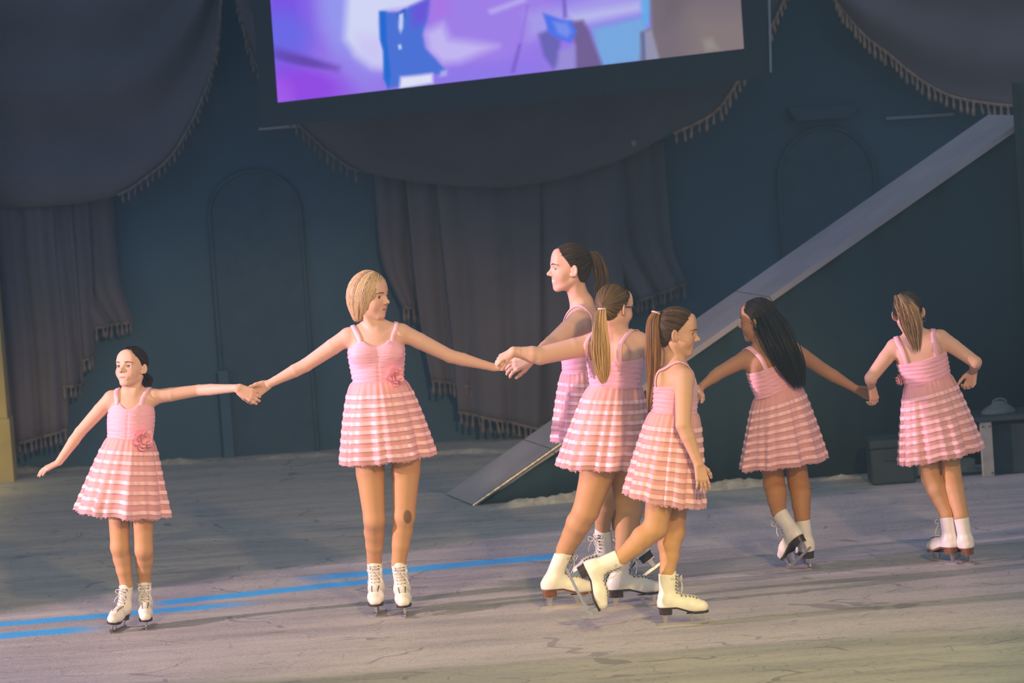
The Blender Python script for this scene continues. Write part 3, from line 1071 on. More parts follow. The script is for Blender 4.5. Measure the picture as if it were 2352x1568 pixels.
# ================================================================== SKATES (one template, shared meshes)
def skate_prims():
    X = np.array([1., 0, 0])
    return [
        cap((0, -0.078, 0.135), (0, -0.066, 0.285), 0.044, 0.050, 0.02, fl=(X, 0.86)),
        cap((0, -0.098, 0.118), (0, -0.088, 0.135), 0.034, 0.040, 0.02, fl=(X, 0.95)),
        cap((0, -0.070, 0.128), (0, 0.045, 0.104), 0.045, 0.038, 0.03, fl=(X, 0.92)),
        cap((0, 0.040, 0.098), (0, 0.098, 0.090), 0.040, 0.032, 0.03, fl=(X, 1.08)),
        cap((0, -0.095, 0.105), (0, 0.0, 0.095), 0.030, 0.034, 0.02),
    ]


def build_skate_meshes():
    pr = skate_prims()

    def cut(D, ax):
        Y = ax[1][None, :, None]
        Z = ax[2][None, None, :]
        zs = np.where(Y < -0.03, 0.098, 0.098 - (np.clip(Y, -0.03, 0.06) + 0.03) * 0.33)
        top = 0.272 + 0.10 * np.clip(-0.075 - Y, -0.05, 0.02)
        D = np.maximum(D, zs - Z)
        D = np.maximum(D, (Z - top))
        # hollow of the shaft
        X = ax[0][:, None, None]
        inner = np.sqrt((X / 0.037) ** 2 + ((Y + 0.067) / 0.043) ** 2) * 0.04 - 0.04
        inner = np.maximum(inner, 0.235 - Z)
        return np.maximum(D, -inner)
    V, F, _ = nets(pr, 0.0035, cut)
    boot = np_mesh('skate_boot', V, F, M['boot'])

    # sole plate and heel block following the foot outline
    def outline(y):
        return np.interp(y, [-0.13, -0.118, -0.10, -0.06, -0.02, 0.03, 0.07, 0.10, 0.122, 0.130],
                         [0.006, 0.024, 0.032, 0.032, 0.030, 0.036, 0.040, 0.034, 0.018, 0.004])

    def zt(y):
        return np.where(y < -0.03, 0.100, 0.100 - (np.clip(y, -0.03, 0.06) + 0.03) * 0.33)
    ys = np.linspace(-0.130, 0.130, 32)
    V = []
    for y in ys:
        w = float(outline(y)) + 0.002
        z = float(zt(y))
        V += [(-w, y, z), (w, y, z), (w, y, z - 0.011), (-w, y, z - 0.011)]
    F = [(0, 1, 2, 3), (4 * 31 + 3, 4 * 31 + 2, 4 * 31 + 1, 4 * 31)]
    for i in range(31):
        for q in range(4):
            F.append((4 * i + q, 4 * i + (q + 1) % 4, 4 * i + 4 + (q + 1) % 4, 4 * i + 4 + q)[::-1])
    hy = np.linspace(-0.126, -0.060, 10)
    Vh = []
    for y in hy:
        w = float(outline(y)) - 0.001
        Vh += [(-w, y, 0.092), (w, y, 0.092), (w * 0.92, y * 0.97 - 0.002, 0.058), (-w * 0.92, y * 0.97 - 0.002, 0.058)]
    Fh = [(0, 1, 2, 3), (39, 38, 37, 36)]
    for i in range(9):
        for q in range(4):
            Fh.append((4 * i + q, 4 * i + (q + 1) % 4, 4 * i + 4 + (q + 1) % 4, 4 * i + 4 + q)[::-1])
    Vs, Fs = merge([(np.array(V), F), (np.array(Vh), Fh)])
    soles = [np_mesh('sole', Vs, Fs, M[m], smooth=False) for m in ('sole', 'sole_brown')]

    # blade: runner with toe picks, two stanchions and mounting plates
    yz = [(-0.150, 0.006), (-0.145, 0.0015), (-0.10, 0.0), (0.0, 0.0), (0.07, 0.001), (0.105, 0.004), (0.112, 0.002), (0.118, 0.007), (0.124, 0.006),
          (0.128, 0.013), (0.134, 0.014), (0.133, 0.024), (0.125, 0.030), (0.10, 0.022), (0.06, 0.017), (0.0, 0.015), (-0.09, 0.015), (-0.140, 0.014)]
    n = len(yz)
    hw = 0.0028
    V = [(-hw, y, z) for y, z in yz] + [(hw, y, z) for y, z in yz]
    F = [tuple(range(n)), tuple(range(2 * n - 1, n - 1, -1))] + [(i, n + i, n + (i + 1) % n, (i + 1) % n)[::-1] for i in range(n)]
    parts = [(np.array(V), F)]

    def stanchion(y0, y1, yb0, yb1, ztop):
        V = [(-0.004, yb0, 0.012), (0.004, yb0, 0.012), (0.004, yb1, 0.012), (-0.004, yb1, 0.012),
             (-0.008, y0, ztop), (0.008, y0, ztop), (0.008, y1, ztop), (-0.008, y1, ztop)]
        F = [(0, 3, 2, 1), (4, 5, 6, 7), (0, 1, 5, 4), (1, 2, 6, 5), (2, 3, 7, 6), (3, 0, 4, 7)]
        return np.array(V), F
    parts.append(stanchion(-0.110, -0.078, -0.105, -0.088, 0.060))
    parts.append(stanchion(0.022, 0.046, 0.040, 0.052, 0.060))
    parts.append(stanchion(0.085, 0.108, 0.092, 0.104, 0.062))
    for c, s in (((0, -0.094, 0.0575), (0.050, 0.055, 0.003)), ((0, 0.065, 0.0585), (0.056, 0.10, 0.003))):
        Vb, Fb = box_mesh(s)
        parts.append((Vb + np.array(c), Fb))
    Vb, Fb = merge(parts)
    blade = np_mesh('blade', Vb, Fb, M['blade'], smooth=False)

    # laces: crossings over the instep, hooks, a bow; all snapped to the leather
    def front(y, z, dx, off):
        d = unit((0, -0.55, -0.85)) if z < 0.16 else unit((0, -1, -0.12))
        p = np.array([dx, y, z]) - d * 0.10
        for _ in range(40):
            p = p + d * max(0.0, float(sdf_at(pr, p)) - off) * 0.8
        return p
    rows = [(0.060, 0.118), (0.046, 0.126), (0.031, 0.135), (0.016, 0.145), (0.000, 0.158), (-0.012, 0.174), (-0.018, 0.192), (-0.021, 0.210), (-0.022, 0.228), (-0.022, 0.246), (-0.021, 0.260)]
    paths, rads, hooks = [], [], []
    for i, (y, z) in enumerate(rows):
        wdt = 0.016 + 0.0007 * i
        L_, Mid, R_ = front(y, z, -wdt, 0.003), front(y + 0.002, z + 0.002, 0, 0.005), front(y, z, wdt, 0.003)
        paths.append(catmull([L_, Mid, R_], 7))
        rads.append(np.full(7, 0.0024))
        for p in (L_, R_):
            Vb, Fb = box_mesh((0.006, 0.006, 0.006))
            hooks.append((Vb + p, Fb))
        if i + 1 < len(rows):
            y2, z2 = rows[i + 1]
            a, b = front(y, z, -wdt, 0.003), front(y2, z2, wdt, 0.003)
            paths.append(catmull([a, (front((y + y2) / 2, (z + z2) / 2, 0, 0.006)), b], 7))
            rads.append(np.full(7, 0.0020))
    kn = front(-0.020, 0.240, 0, 0.008)
    for sx in (-1, 1):
        lp = [kn, kn + (sx * 0.022, 0.014, 0.014), kn + (sx * 0.040, 0.012, 0.004), kn + (sx * 0.026, 0.012, -0.012), kn]
        c = catmull(lp, 14)
        paths += [c[:7], c[6:13]]
        rads += [np.full(7, 0.0021), np.full(7, 0.0021)]
        en = [kn, kn + (sx * 0.016, 0.014, -0.022), kn + (sx * 0.034, 0.014, -0.045), kn + (sx * 0.040, 0.012, -0.07)]
        paths.append(catmull(en, 7))
        rads.append(np.full(7, 0.0019))
    Vl, Fl = tubes(paths, rads, 5)
    laces = np_mesh('laces', Vl, Fl, M['lace'])
    Vk, Fk = merge(hooks)
    hk = np_mesh('lace_hooks', Vk, Fk, M['hook'], smooth=False)
    # soft tongue and sock rising out of the shaft
    ang = np.linspace(0, 2 * math.pi, 28, endpoint=False)
    V = []
    for z, r in ((0.235, 0.93), (0.262, 0.97), (0.278, 0.95), (0.286, 0.90), (0.283, 0.80)):
        for q in ang:
            f = 0.006 * max(0, math.cos(q)) if z > 0.25 else 0
            V.append((0.0385 * r * math.sin(q), -0.067 + 0.0445 * r * math.cos(q), z + f))
    tongue = np_mesh('sock', np.array(V), grid_faces(28, 5, True), M['sock'])
    return boot, soles, blade, laces, hk, tongue


BOOT, SOLES, BLADE, LACES, HOOKS, TONGUE = build_skate_meshes()


def flexed(me, k):
    """the same boot bent forward at the ankle"""
    m = me.copy()
    m.name = me.name
    co = np.empty(len(m.vertices) * 3, dtype=np.float32)
    m.vertices.foreach_get('co', co)
    co = co.reshape(-1, 3)
    co[:, 1] += flex_dy(co[:, 2], k)
    m.vertices.foreach_set('co', co.ravel())
    m.update()
    return m


def flex_dy(z, k):
    return k * np.clip(z - 0.135, 0, None)


FLEX = {0: (BOOT, LACES, HOOKS, TONGUE)}
for k_ in (0.22, 0.45):
    FLEX[k_] = tuple(flexed(m_, k_) for m_ in FLEX[0])


def skate(root, rootloc, o, toe, up, s, brown=0, flex=0):
    toe, up = unit(toe), np.asarray(up, float)
    up = unit(up - toe * (up @ toe))
    lat = np.cross(toe, up)
    R = np.stack([lat, toe, up], axis=1) * s
    mw = Matrix([[*R[0], o[0] - rootloc[0]], [*R[1], o[1] - rootloc[1]], [*R[2], o[2] - rootloc[2]], [0, 0, 0, 1]])
    boot_, laces_, hooks_, tongue_ = FLEX[flex]
    b = link('skate', boot_, root)
    b.matrix_basis = mw
    for nm, me in (('sole', SOLES[brown]), ('blade', BLADE), ('laces', laces_), ('lace_hooks', hooks_), ('sock', tongue_)):
        o_ = link(nm, me, b)
        if nm == 'lace_hooks':
            o_['kind'] = 'stuff'

    def loc(p):
        p = np.array(p, float)
        p[1] += flex_dy(p[2], flex)
        return np.asarray(o) + R @ p
    return loc


# ================================================================== PEOPLE
HB = 0.0025          # body grid


def frame_from(yaw, pitch, roll):
    """head axes: x = to the person's left, y = face forward, z = crown; yaw 0 faces the camera, +90 faces image right"""
    y, p, r = math.radians(yaw), math.radians(pitch), math.radians(roll)
    f = np.array([math.sin(y) * math.cos(p), -math.cos(y) * math.cos(p), -math.sin(p)])
    up = np.array([math.sin(y) * math.sin(p), -math.cos(y) * math.sin(p), math.cos(p)])
    lat = np.cross(up, f)
    up, lat = up * math.cos(r) + lat * math.sin(r), lat * math.cos(r) - up * math.sin(r)
    return lat, f, up


def head_prims(M3, o, H, smile=False, ears=True):
    """M3 rows = axes; positions are given in head heights from chin (0) to crown (1)"""
    def w(p):
        return o + H * (np.asarray(p, float) @ M3)

    def E(c, r, k, **kw):
        return ell(w(c), np.asarray(r) * H, k * H, R=M3, **kw)

    def K(a, b, ra, rb, k, fl=None, **kw):
        return cap(w(a), w(b), ra * H, rb * H, k * H, fl=None if fl is None else (M3[fl[0]], fl[1]), **kw)
    P = [
        E((0, -0.085, 0.62), (0.335, 0.405, 0.375), 0.01),
        E((0, 0.055, 0.36), (0.285, 0.272, 0.335), 0.10),
        K((0, 0.14, 0.15), (0, 0.215, 0.088), 0.115, 0.088, 0.07),
    ]
    for s in (-1, 1):
        P += [K((s * 0.225, -0.06, 0.26), (s * 0.075, 0.19, 0.09), 0.055, 0.065, 0.09),
              E((s * 0.165, 0.165, 0.35), (0.115, 0.120, 0.12), 0.10),
              K((s * 0.05, 0.285, 0.565), (s * 0.19, 0.225, 0.575), 0.035, 0.035, 0.06)]
    P += [E((0, 0.235, 0.68), (0.22, 0.075, 0.20), 0.14)]
    for s in (-1, 1):
        P += [E((s * 0.15, 0.365, 0.495), (0.085, 0.085, 0.055), 0.05, op='-')]
    P += [K((0, 0.292, 0.53), (0, 0.385, 0.385), 0.030, 0.042, 0.045),
          E((0, 0.395, 0.372), (0.048, 0.045, 0.042), 0.03)]
    for s in (-1, 1):
        P += [E((s * 0.050, 0.345, 0.355), (0.036, 0.045, 0.034), 0.02)]
    # mouth: muzzle, lips (coloured from their outline later)
    zc = 0.213
    P += [E((0, 0.268, 0.215), (0.13, 0.045, 0.08), 0.06),
          K((-0.050, 0.294, zc + 0.017), (-0.008, 0.306, zc + 0.022), 0.013, 0.016, 0.02), K((0.050, 0.294, zc + 0.017), (0.008, 0.306, zc + 0.022), 0.013, 0.016, 0.02),
          K((-0.045, 0.290, zc - 0.019), (0.045, 0.290, zc - 0.019), 0.020, 0.020, 0.02),
          K((-0.09, 0.325, zc), (0.09, 0.325, zc), 0.008, 0.008, 0.010, op='-')]
    for s in (-1, 1):
        # lids, opening, nostril
        P += [E((s * 0.150, 0.218, 0.490), (0.070, 0.070, 0.066), 0.025),
              E((s * 0.150, 0.305, 0.486), (0.062, 0.070, 0.024 if not smile else 0.015), 0.006, op='-', tag=0),
              E((s * 0.026, 0.395, 0.336), (0.014, 0.020, 0.012), 0.006, op='-', tag=3)]
        if not ears:
            continue
        # ear
        Re = np.stack([unit(M3[0] * s * 0.80 + M3[1] * 0.60), unit(M3[1] * -0.80 + M3[0] * s * 0.60), M3[2]])
        ec = (s * 0.368, -0.085, 0.455)
        P += [ell(w(ec), np.array([0.030, 0.075, 0.125]) * H, 0.015 * H, R=Re),
              ell(w((s * 0.332, -0.035, 0.37)), np.array([0.025, 0.040, 0.05]) * H, 0.02 * H, R=Re),
              ell(w(ec) + Re[0] * 0.036 * H + M3[2] * 0.012 * H, np.array([0.027, 0.045, 0.080]) * H, 0.012 * H, R=Re, op='-')]
    return P, w


def hand_prims(wr, d, n, s, curl=(20, 25, 20), spread=4.0, thumb=1, thumb_open=0.7, lens=1.0):
    """d = finger direction, n = way the palm faces, thumb=+1 puts the thumb on cross(d,n)"""
    d = unit(d)
    n = unit(np.asarray(n, float) - d * (np.asarray(n, float) @ d))
    lt = np.cross(d, n) * thumb
    P = []
    offs = [0.027, 0.009, -0.009, -0.026]
    kl = [0.082, 0.085, 0.080, 0.072]
    fl = [0.064, 0.071, 0.067, 0.052]
    fr = [0.0088, 0.0090, 0.0086, 0.0076]
    for i in range(4):
        a = wr + s * (0.008 * d + 0.55 * offs[i] * lt)
        b = wr + s * (kl[i] * d + offs[i] * lt)
        P.append(cap(a, b, 0.0125 * s, 0.0105 * s, 0.012 * s))
    P.append(cap(wr + s * (0.03 * d + 0.020 * lt + 0.008 * n), wr + s * (0.045 * d + 0.026 * lt + 0.008 * n), 0.014 * s, 0.011 * s, 0.012 * s))
    for i in range(4):
        p = wr + s * (kl[i] * d + offs[i] * lt)
        ang = 0.0
        dirb = unit(d + lt * math.radians(spread) * (1.5 - i))
        L = fl[i] * s * lens
        for j, (fr_, cu) in enumerate(zip((0.44, 0.31, 0.25), curl)):
            cj = cu[i] if isinstance(cu, (tuple, list)) else cu
            ang += math.radians(cj)
            dr = dirb * math.cos(ang) + n * math.sin(ang)
            q = p + dr * L * fr_
            P.append(cap(p, q, fr[i] * s * (1 - 0.09 * j), fr[i] * s * (0.91 - 0.09 * j), 0.004 * s if j else 0.006 * s))
            p = q
    p = wr + s * (0.018 * d + 0.022 * lt + 0.004 * n)
    t0 = thumb_open
    for j, (L, r) in enumerate(((0.040, 0.0125), (0.030, 0.0098), (0.024, 0.0086))):
        dr = unit(d * (0.75 + 0.12 * j) + lt * t0 * (1 - 0.33 * j) + n * (0.35 + 0.12 * j))
        q = p + dr * L * s
        P.append(cap(p, q, r * s, r * s * 0.92, 0.006 * s))
        p = q
    return P


def hair_cut_y(z):
    return np.interp(z, [0.05, 0.2, 0.34, 0.44, 0.50, 0.57, 0.66, 0.76, 0.84, 0.92], [-0.20, -0.19, -0.15, -0.10, -0.01, 0.05, 0.11, 0.20, 0.285, 0.36])


def hair_cap_local(style):
    if style == 'bob':
        pr = [ell((0, -0.10, 0.62), (0.375, 0.445, 0.415), 0.01),
              ell((0, -0.19, 0.40), (0.385, 0.385, 0.33), 0.10),
              ell((0.0, -0.23, 0.10), (0.27, 0.22, 0.20), 0.10)]
        for s in (-1, 1):
            pr.append(cap((s * 0.30, -0.03, 0.62), (s * 0.312, -0.01, 0.34), 0.075, 0.045, 0.08))
    else:
        pr = [ell((0, -0.092, 0.62), (0.352, 0.425, 0.402), 0.01),
              ell((0, -0.20, 0.36), (0.25, 0.235, 0.24), 0.10)]
        if style == 'loose':
            pr.append(ell((0, -0.25, 0.30), (0.31, 0.25, 0.36), 0.10))
    return pr


def hair_post(style):
    def f(D, ax):
        Y, Z = ax[1][None, :, None], ax[2][None, None, :]
        X = ax[0][:, None, None]
        if style == 'bob':
            yh = np.interp(Z, [-0.1, 0.12, 0.22, 0.40, 0.55, 0.70, 0.80, 0.88, 0.95], [-0.14, -0.08, 0.06, 0.085, 0.10, 0.14, 0.20, 0.28, 0.40])
            zc = -0.04 + 0.40 * np.clip(Y + 0.25, 0, 0.5) + 0 * X
            D = np.maximum(D, (zc - Z))
        else:
            yh = hair_cut_y(Z)
            if style == 'loose':
                yh = yh + 0.0
        cut = (Y - yh - 0.05 * np.cos(X * 6) * (Z > 0.7) + 0.04) * 0.75
        h = np.clip(0.5 - 0.5 * (D - cut) / 0.03, 0, 1)
        D = D * (1 - h) + cut * h + 0.03 * h * (1 - h)
        return D
    return f


def strand_tint(base, n, m, var, r):
    k = 1 + r.normal(0, var, n)
    return np.clip(np.repeat((np.asarray(base)[None] * np.clip(k, 0.35, 2.2)[:, None])[:, None, :], m, axis=1), 0, 1)


def person(cfg):
    r = np.random.default_rng(cfg['seed'])
    base = ground(*cfg['ground'])
    Y0 = base[1]
    org = base.copy()
    org[2] = 0.0
    root = empty('person', org)
    set_props(root, cfg['label'], 'person', 'skaters in pink dresses')
    S = FPX / Y0                                     # photo pixels per metre here

    def J(t):
        Y = t[2] if t[2] > 5 else Y0 + t[2]
        return at(t[0], t[1], Y)
    # ---- skates
    legs = []
    for sk in cfg['skates']:
        o3 = ground(sk['o'][0], sk['o'][1]) if sk.get('g', True) else at(sk['o'][0], sk['o'][1], Y0 + sk['o'][2])
        legs.append(skate(root, org, o3, sk['toe'], sk.get('up', (0, 0, 1)), cfg['skate_size'], sk.get('brown', 0), sk.get('flex', 0)))
    # ---- trunk
    Nk, Wst = J(cfg['neck']), J(cfg['waist'])
    hd = math.radians(cfg['yaw'])
    U = unit(Nk - Wst)
    F = np.array([math.sin(hd), -math.cos(hd), 0.0])
    F = unit(F - U * (F @ U))
    Rt = np.cross(F, U)
    L = np.linalg.norm(Nk - Wst)
    cw, cd = cfg['chest']
    ww, wdp = cfg['waistr']
    hw, hdp = cfg['hip']
    B3 = np.stack([Rt, F, U])
    PV = J(cfg['pelvis']) if 'pelvis' in cfg else Wst - U * 0.15
    trunk = [ell(Wst + U * L * 0.52 - F * 0.004, (cw, cd, L * 0.56), 0.02, R=B3),
             ell(Wst + U * L * 0.02, (ww, wdp, L * 0.55), 0.05, R=B3),
             ell(PV, (hw, hdp, 0.13), 0.05, R=B3)]
    if cfg.get('bust'):
        for s in (-1, 1):
            trunk.append(ell(Wst + U * L * 0.50 + Rt * s * cw * 0.48 + F * cd * 0.72, (cw * 0.42, cfg['bust'], L * 0.17), 0.03, R=B3))
    if cfg.get('blades', True):
        for s in (-1, 1):
            trunk.append(ell(Wst + U * L * 0.66 + Rt * s * cw * 0.55 - F * cd * 0.72, (cw * 0.30, 0.018, L * 0.20), 0.03, R=B3))
    # ---- head
    hy = cfg['head']
    M3 = np.stack(frame_from(*hy['ypr']))
    H = hy['H']
    ho = J(hy['c']) - H * (np.array([0, -0.05, 0.5]) @ M3)
    hp, hwld = head_prims(M3, ho, H, hy.get('smile', False), cfg['hair']['style'] != 'bob')
    prims = list(trunk)
    SL, SR = J(cfg['sh'][0]), J(cfg['sh'][1])
    ar = cfg['arm']
    nr = cfg['neckr']
    C0 = Nk - U * 0.02
    for Sp in (SL, SR):
        v = Sp - C0
        prims.append(cap(C0 + v * 0.15 - U * 0.02, Sp - v * 0.10, 0.040, ar[0] * 1.02, 0.045))
        prims.append(cap(Nk + U * 0.03 - F * 0.012, C0 + v * 0.72 + U * 0.010 - F * 0.008, nr * 0.62, ar[0] * 0.45, 0.04))
        prims.append(cap(C0 + F * cd * 0.48 + v * 0.08, Sp - v * 0.12 + F * 0.018, 0.008, 0.009, 0.022))
    nb = hwld((0, -0.15, 0.22))
    prims.append(cap(nb, Nk - U * 0.01, nr * 0.96, nr * 1.06, 0.02))
    prims.append(cap(hwld((0, -0.12, 0.32)), nb, nr * 0.98, nr * 0.96, 0.01))
    for s in (-1, 1):
        prims.append(cap(hwld((s * 0.24, -0.14, 0.27)), Nk + F * cd * 0.42 - U * 0.01 + Rt * -s * 0.012, 0.010, 0.011, 0.025))
    shoulder_prims = list(prims)
    strap_prims = list(prims)
    # ---- arms and hands
    for side, (el, wr, hs) in enumerate(cfg['arms']):
        Sp = (SL, SR)[side]
        E_, W_ = J(el), J(wr)
        a0, a1, a2, a3 = ar
        prims.append(cap(Sp, Sp + (E_ - Sp) * 0.35, a0, a0 * 0.97, 0.02))
        prims.append(cap(Sp + (E_ - Sp) * 0.35, E_, a0 * 0.97, a1, 0.004))
        strap_prims += prims[-2:]
        f0 = E_ + (W_ - E_) * 0.30
        prims.append(cap(E_, f0, a1, a2 * 0.98, 0.006))
        prims.append(cap(f0, E_ + (W_ - E_) * 0.8, a2 * 0.98, a3 * 1.06, 0.004))
        dh = unit(hs['d'])
        prims.append(cap(E_ + (W_ - E_) * 0.8, W_, a3 * 1.06, a3 * 0.98, 0.004))
        prims += hand_prims(W_ + unit(W_ - E_) * 0.004, hs['d'], hs['n'], cfg['hand'] * hs.get('s', 1), hs.get('curl', (18, 22, 18)), hs.get('spread', 4), hs.get('thumb', 1), hs.get('open', 0.7))
    # ---- legs in tan tights
    lr = cfg['leg']
    for i, kn in enumerate(cfg['knees']):
        Kp = J(kn)
        loc = legs[i]
        ank, top = loc((0, -0.074, 0.16)), loc((0, -0.068, 0.285))
        sgn = cfg['hips'][i]
        Hp = J(sgn) if len(sgn) == 3 else PV
        a0, a1, a2, a3 = lr
        mid = Hp + (Kp - Hp) * 0.5
        back = -F * 0.008
        kk = 0.008
        prims.append(cap(Hp, mid, a0 * 1.12, a0, kk, tag=1))
        prims.append(cap(mid, Kp, a0, a1, kk, tag=1))
        cf = Kp + (top - Kp) * 0.32 + back
        prims.append(cap(Kp, cf, a1 * 0.97, a2, 0.016, tag=1))
        prims.append(cap(cf, Kp + (top - Kp) * 0.62, a2, (a2 + a3) * 0.5, kk, tag=1))
        prims.append(cap(Kp + (top - Kp) * 0.62, top, (a2 + a3) * 0.5, a3, kk, tag=1))
        prims.append(cap(top, ank, min(a3, 0.034), 0.032, 0.01, tag=1))
    prims += hp
    V, Fc, tg = nets(prims, HB)
    sk_, ti_ = np.array(cfg['skin']), np.array(cfg['tights'])
    tint = np.repeat(sk_[None], len(V), axis=0)
    tint[tg == 1] = ti_
    tint[tg == 3] = (0.30, 0.10, 0.085)
    # natural colour: ruddy cheeks, nose tip, knuckles stay skin
    loc_ = (V - ho) @ M3.T / H
    # lips, mouth line and (when smiling) teeth, as natural colour on the face
    lx = np.abs(loc_[:, 0])
    face_ = (loc_[:, 1] > 0.2) & (tg != 1) & (lx < 0.16) & (np.abs(loc_[:, 2] - 0.21) < 0.09)
    smile = hy.get('smile', False)
    hwm = 0.125 if smile else 0.100
    q = np.clip(1 - (lx / hwm) ** 2, 0, 1)
    zcx = 0.213 + (0.045 if smile else 0.004) * (lx / hwm) ** 2
    up_, dn_ = (0.036, 0.040) if smile else (0.030, 0.036)
    dz_ = loc_[:, 2] - zcx
    m = face_ & (q > 0) & (dz_ < up_ * q ** 0.7) & (dz_ > -dn_ * q ** 0.7)
    tint[m] = cfg.get('lip', (0.58, 0.25, 0.22))
    if smile:
        m2 = face_ & (q > 0.12) & (np.abs(dz_) < 0.024 * q ** 0.6)
        tint[m2] = (0.82, 0.77, 0.70)
    else:
        m2 = face_ & (q > 0) & (np.abs(dz_) < 0.0065)
        tint[m2] = (0.30, 0.11, 0.095)
    for s in (-1, 1):
        w = np.exp(-(((loc_[:, 0] - s * 0.19) / 0.085) ** 2 + ((loc_[:, 1] - 0.22) / 0.16) ** 2 + ((loc_[:, 2] - 0.345) / 0.085) ** 2)) * 0.45
        w[(tg != 0) | m] = 0
        tint = tint * (1 - w[:, None]) + w[:, None] * sk_ * np.array([0.98, 0.62, 0.58])
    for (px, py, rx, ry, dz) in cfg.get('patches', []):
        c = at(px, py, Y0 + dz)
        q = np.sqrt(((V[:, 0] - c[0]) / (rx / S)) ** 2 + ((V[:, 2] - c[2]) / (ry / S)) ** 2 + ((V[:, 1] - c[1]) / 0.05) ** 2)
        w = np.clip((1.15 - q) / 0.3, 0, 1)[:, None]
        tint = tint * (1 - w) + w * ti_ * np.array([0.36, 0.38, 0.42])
    obj('body', V, Fc, M['skin'], root, org, tint=tint)
    # ---- eyes, lashes, brows
    if hy.get('face', True):
        for s in (-1, 1):
            ec = np.array([s * 0.150, 0.221, 0.488])
            gz = unit(np.array(hy.get('gaze', (0, 1, 0)), float))
            th = np.linspace(0, math.pi, 15)
            ph = np.linspace(0, 2 * math.pi, 20, endpoint=False)
            e1 = unit(np.cross(gz, (0, 0, 1)))
            e2 = np.cross(e1, gz)
            Ve = np.array([ec + 0.0625 * (gz * math.cos(a) + math.sin(a) * (e1 * math.cos(b) + e2 * math.sin(b))) for a in th for b in ph])
            Fe = grid_faces(20, 15, True)
            mi = [1 if (f // 20) < 3 else 0 for f in range(len(Fe))]
            obj('eye', hwld(Ve), Fe, None, root, org, mats=[M['eye_white'], M['iris']], midx=mi)
            ls = []
            for q in np.linspace(-1, 1, 9):
                x, z = 0.066 * q, 0.020 * (1 - q * q) ** 0.5 * (1.15 if not hy.get('smile') else 0.6)
                ls.append(ec + np.array([x, math.sqrt(max(0, 0.071 ** 2 - x * x - z * z)) + 0.001, z + 0.002 + 0.004 * q * s]))
            Vl, Fl = tubes(hwld(np.array([ls])), np.full((1, 9), 0.0070) * np.array([0.5, 0.8, 1, 1, 1, 1, 1, 0.8, 0.5]) * H, 5)
            obj('eyelashes', Vl, Fl, M['lash'], root, org)
            bp = np.array([[s * (0.065 + 0.165 * q), 0.335 - 0.12 * q * q, 0.578 + 0.030 * math.sin(q * 2.6) - 0.018 * q] for q in np.linspace(0, 1, 9)])
            bw = snap(hp, hwld(bp), 0.0008, 8)
            Vb, Fb = tubes(bw[None], np.array([[0.5, 0.9, 1, 1, 0.95, 0.85, 0.7, 0.5, 0.2]]) * 0.0125 * H, 5)
            obj('eyebrow', Vb, Fb, M['brow'], root, org)
    # ---- hair
    hs = cfg['hair']
    st = hs['style']
    lp = hair_cap_local('bob' if st == 'bob' else ('loose' if st == 'loose' else 'pony'))
    Vh, Fh, _ = nets(lp, HB / H * 1.15, hair_post('bob' if st == 'bob' else ('loose' if st == 'loose' else 'pony')))
    col = np.array(hs['col'])
    jit = 1 + 0.10 * np.sin(Vh[:, 0] * 40 + 3 * np.sin(Vh[:, 2] * 9))
    cap_o = obj('hair', hwld(Vh), Fh, M['hair'], root, org, tint=np.clip(col[None] * 0.75 * jit[:, None], 0, 1))
    n, m = hs.get('n', 260) * 3, 11
    if st == 'bob':
        top = np.array([0.06, 0.02, 1.02])
        starts, ends = [], []
        for _ in range(n):
            a = r.uniform(-2.6, 2.6)                       # azimuth from the back
            if abs(a) < 1.5:
                e = np.array([math.sin(a) * 0.30, -0.20 - math.cos(a) * 0.20, -0.06 + 0.10 * abs(a) / 1.5 + r.normal(0, 0.035)])
            else:
                q = (abs(a) - 1.5) / 1.1
                e = np.array([np.sign(a) * (0.34 - 0.015 * q), -0.14 + 0.25 * q, 0.03 + 0.15 * q + r.normal(0, 0.025)])
            starts.append(top + np.array([r.normal(0, 0.015), -0.24 + 0.50 * abs(a) / 2.6 + r.normal(0, 0.03), -0.02]))
            ends.append(e)
        starts, ends = np.array(starts), np.array(ends)
        t = np.linspace(0, 1, m)[None, :, None]
        mid = (starts + ends) / 2 * np.array([1.5, 1.3, 1]) + np.array([0, -0.04, 0.14])
        P = (1 - t) ** 2 * starts[:, None] + 2 * t * (1 - t) * mid[:, None] + t ** 2 * ends[:, None]
        P = snap(lp, P, 0.002, 6)
        for k_it in range(4):
            for _ in range(2):
                P[:, 1:-1] = 0.25 * P[:, :-2] + 0.5 * P[:, 1:-1] + 0.25 * P[:, 2:]
            if k_it < 3:
                P = snap(lp, P, 0.004, 2)
        P = P + sdf_grad(lp, P) * (r.uniform(0.010, 0.034, (n, 1, 1)) * np.linspace(1.0, 0.6, m)[None, :, None])
        rad = np.full((n, m), 0.0095) * np.linspace(1.0, 0.45, m)[None]
        keep = P[:, -1, 1] < 0.15
        P, rad, n = P[keep], rad[keep], int(keep.sum())
    else:
        tie = np.array(hs['tie'])
        cand = Vh[(sdf_at(lp, Vh) > -0.02)]
        starts = cand[r.integers(0, len(cand), n)]
        # favour the hairline
        yh = hair_cut_y(starts[:, 2])
        starts[:, 1] = np.minimum(starts[:, 1] + r.uniform(0, 0.25, n), yh - 0.035 + r.normal(0.004, 0.016, n))
        t = np.linspace(0, 1, m)[None, :, None]
        P = starts[:, None] * (1 - t) + tie[None, None] * t
        P = snap(lp, P, 0.0, 5)
        if st == 'loose':
            pass
        P = P + sdf_grad(lp, P) * r.uniform(0.0, 0.014, (n, 1, 1))
        rad = np.full((n, m), 0.0066) * np.array([0.15, 0.6] + [1.0] * (m - 3) + [0.9])[None]
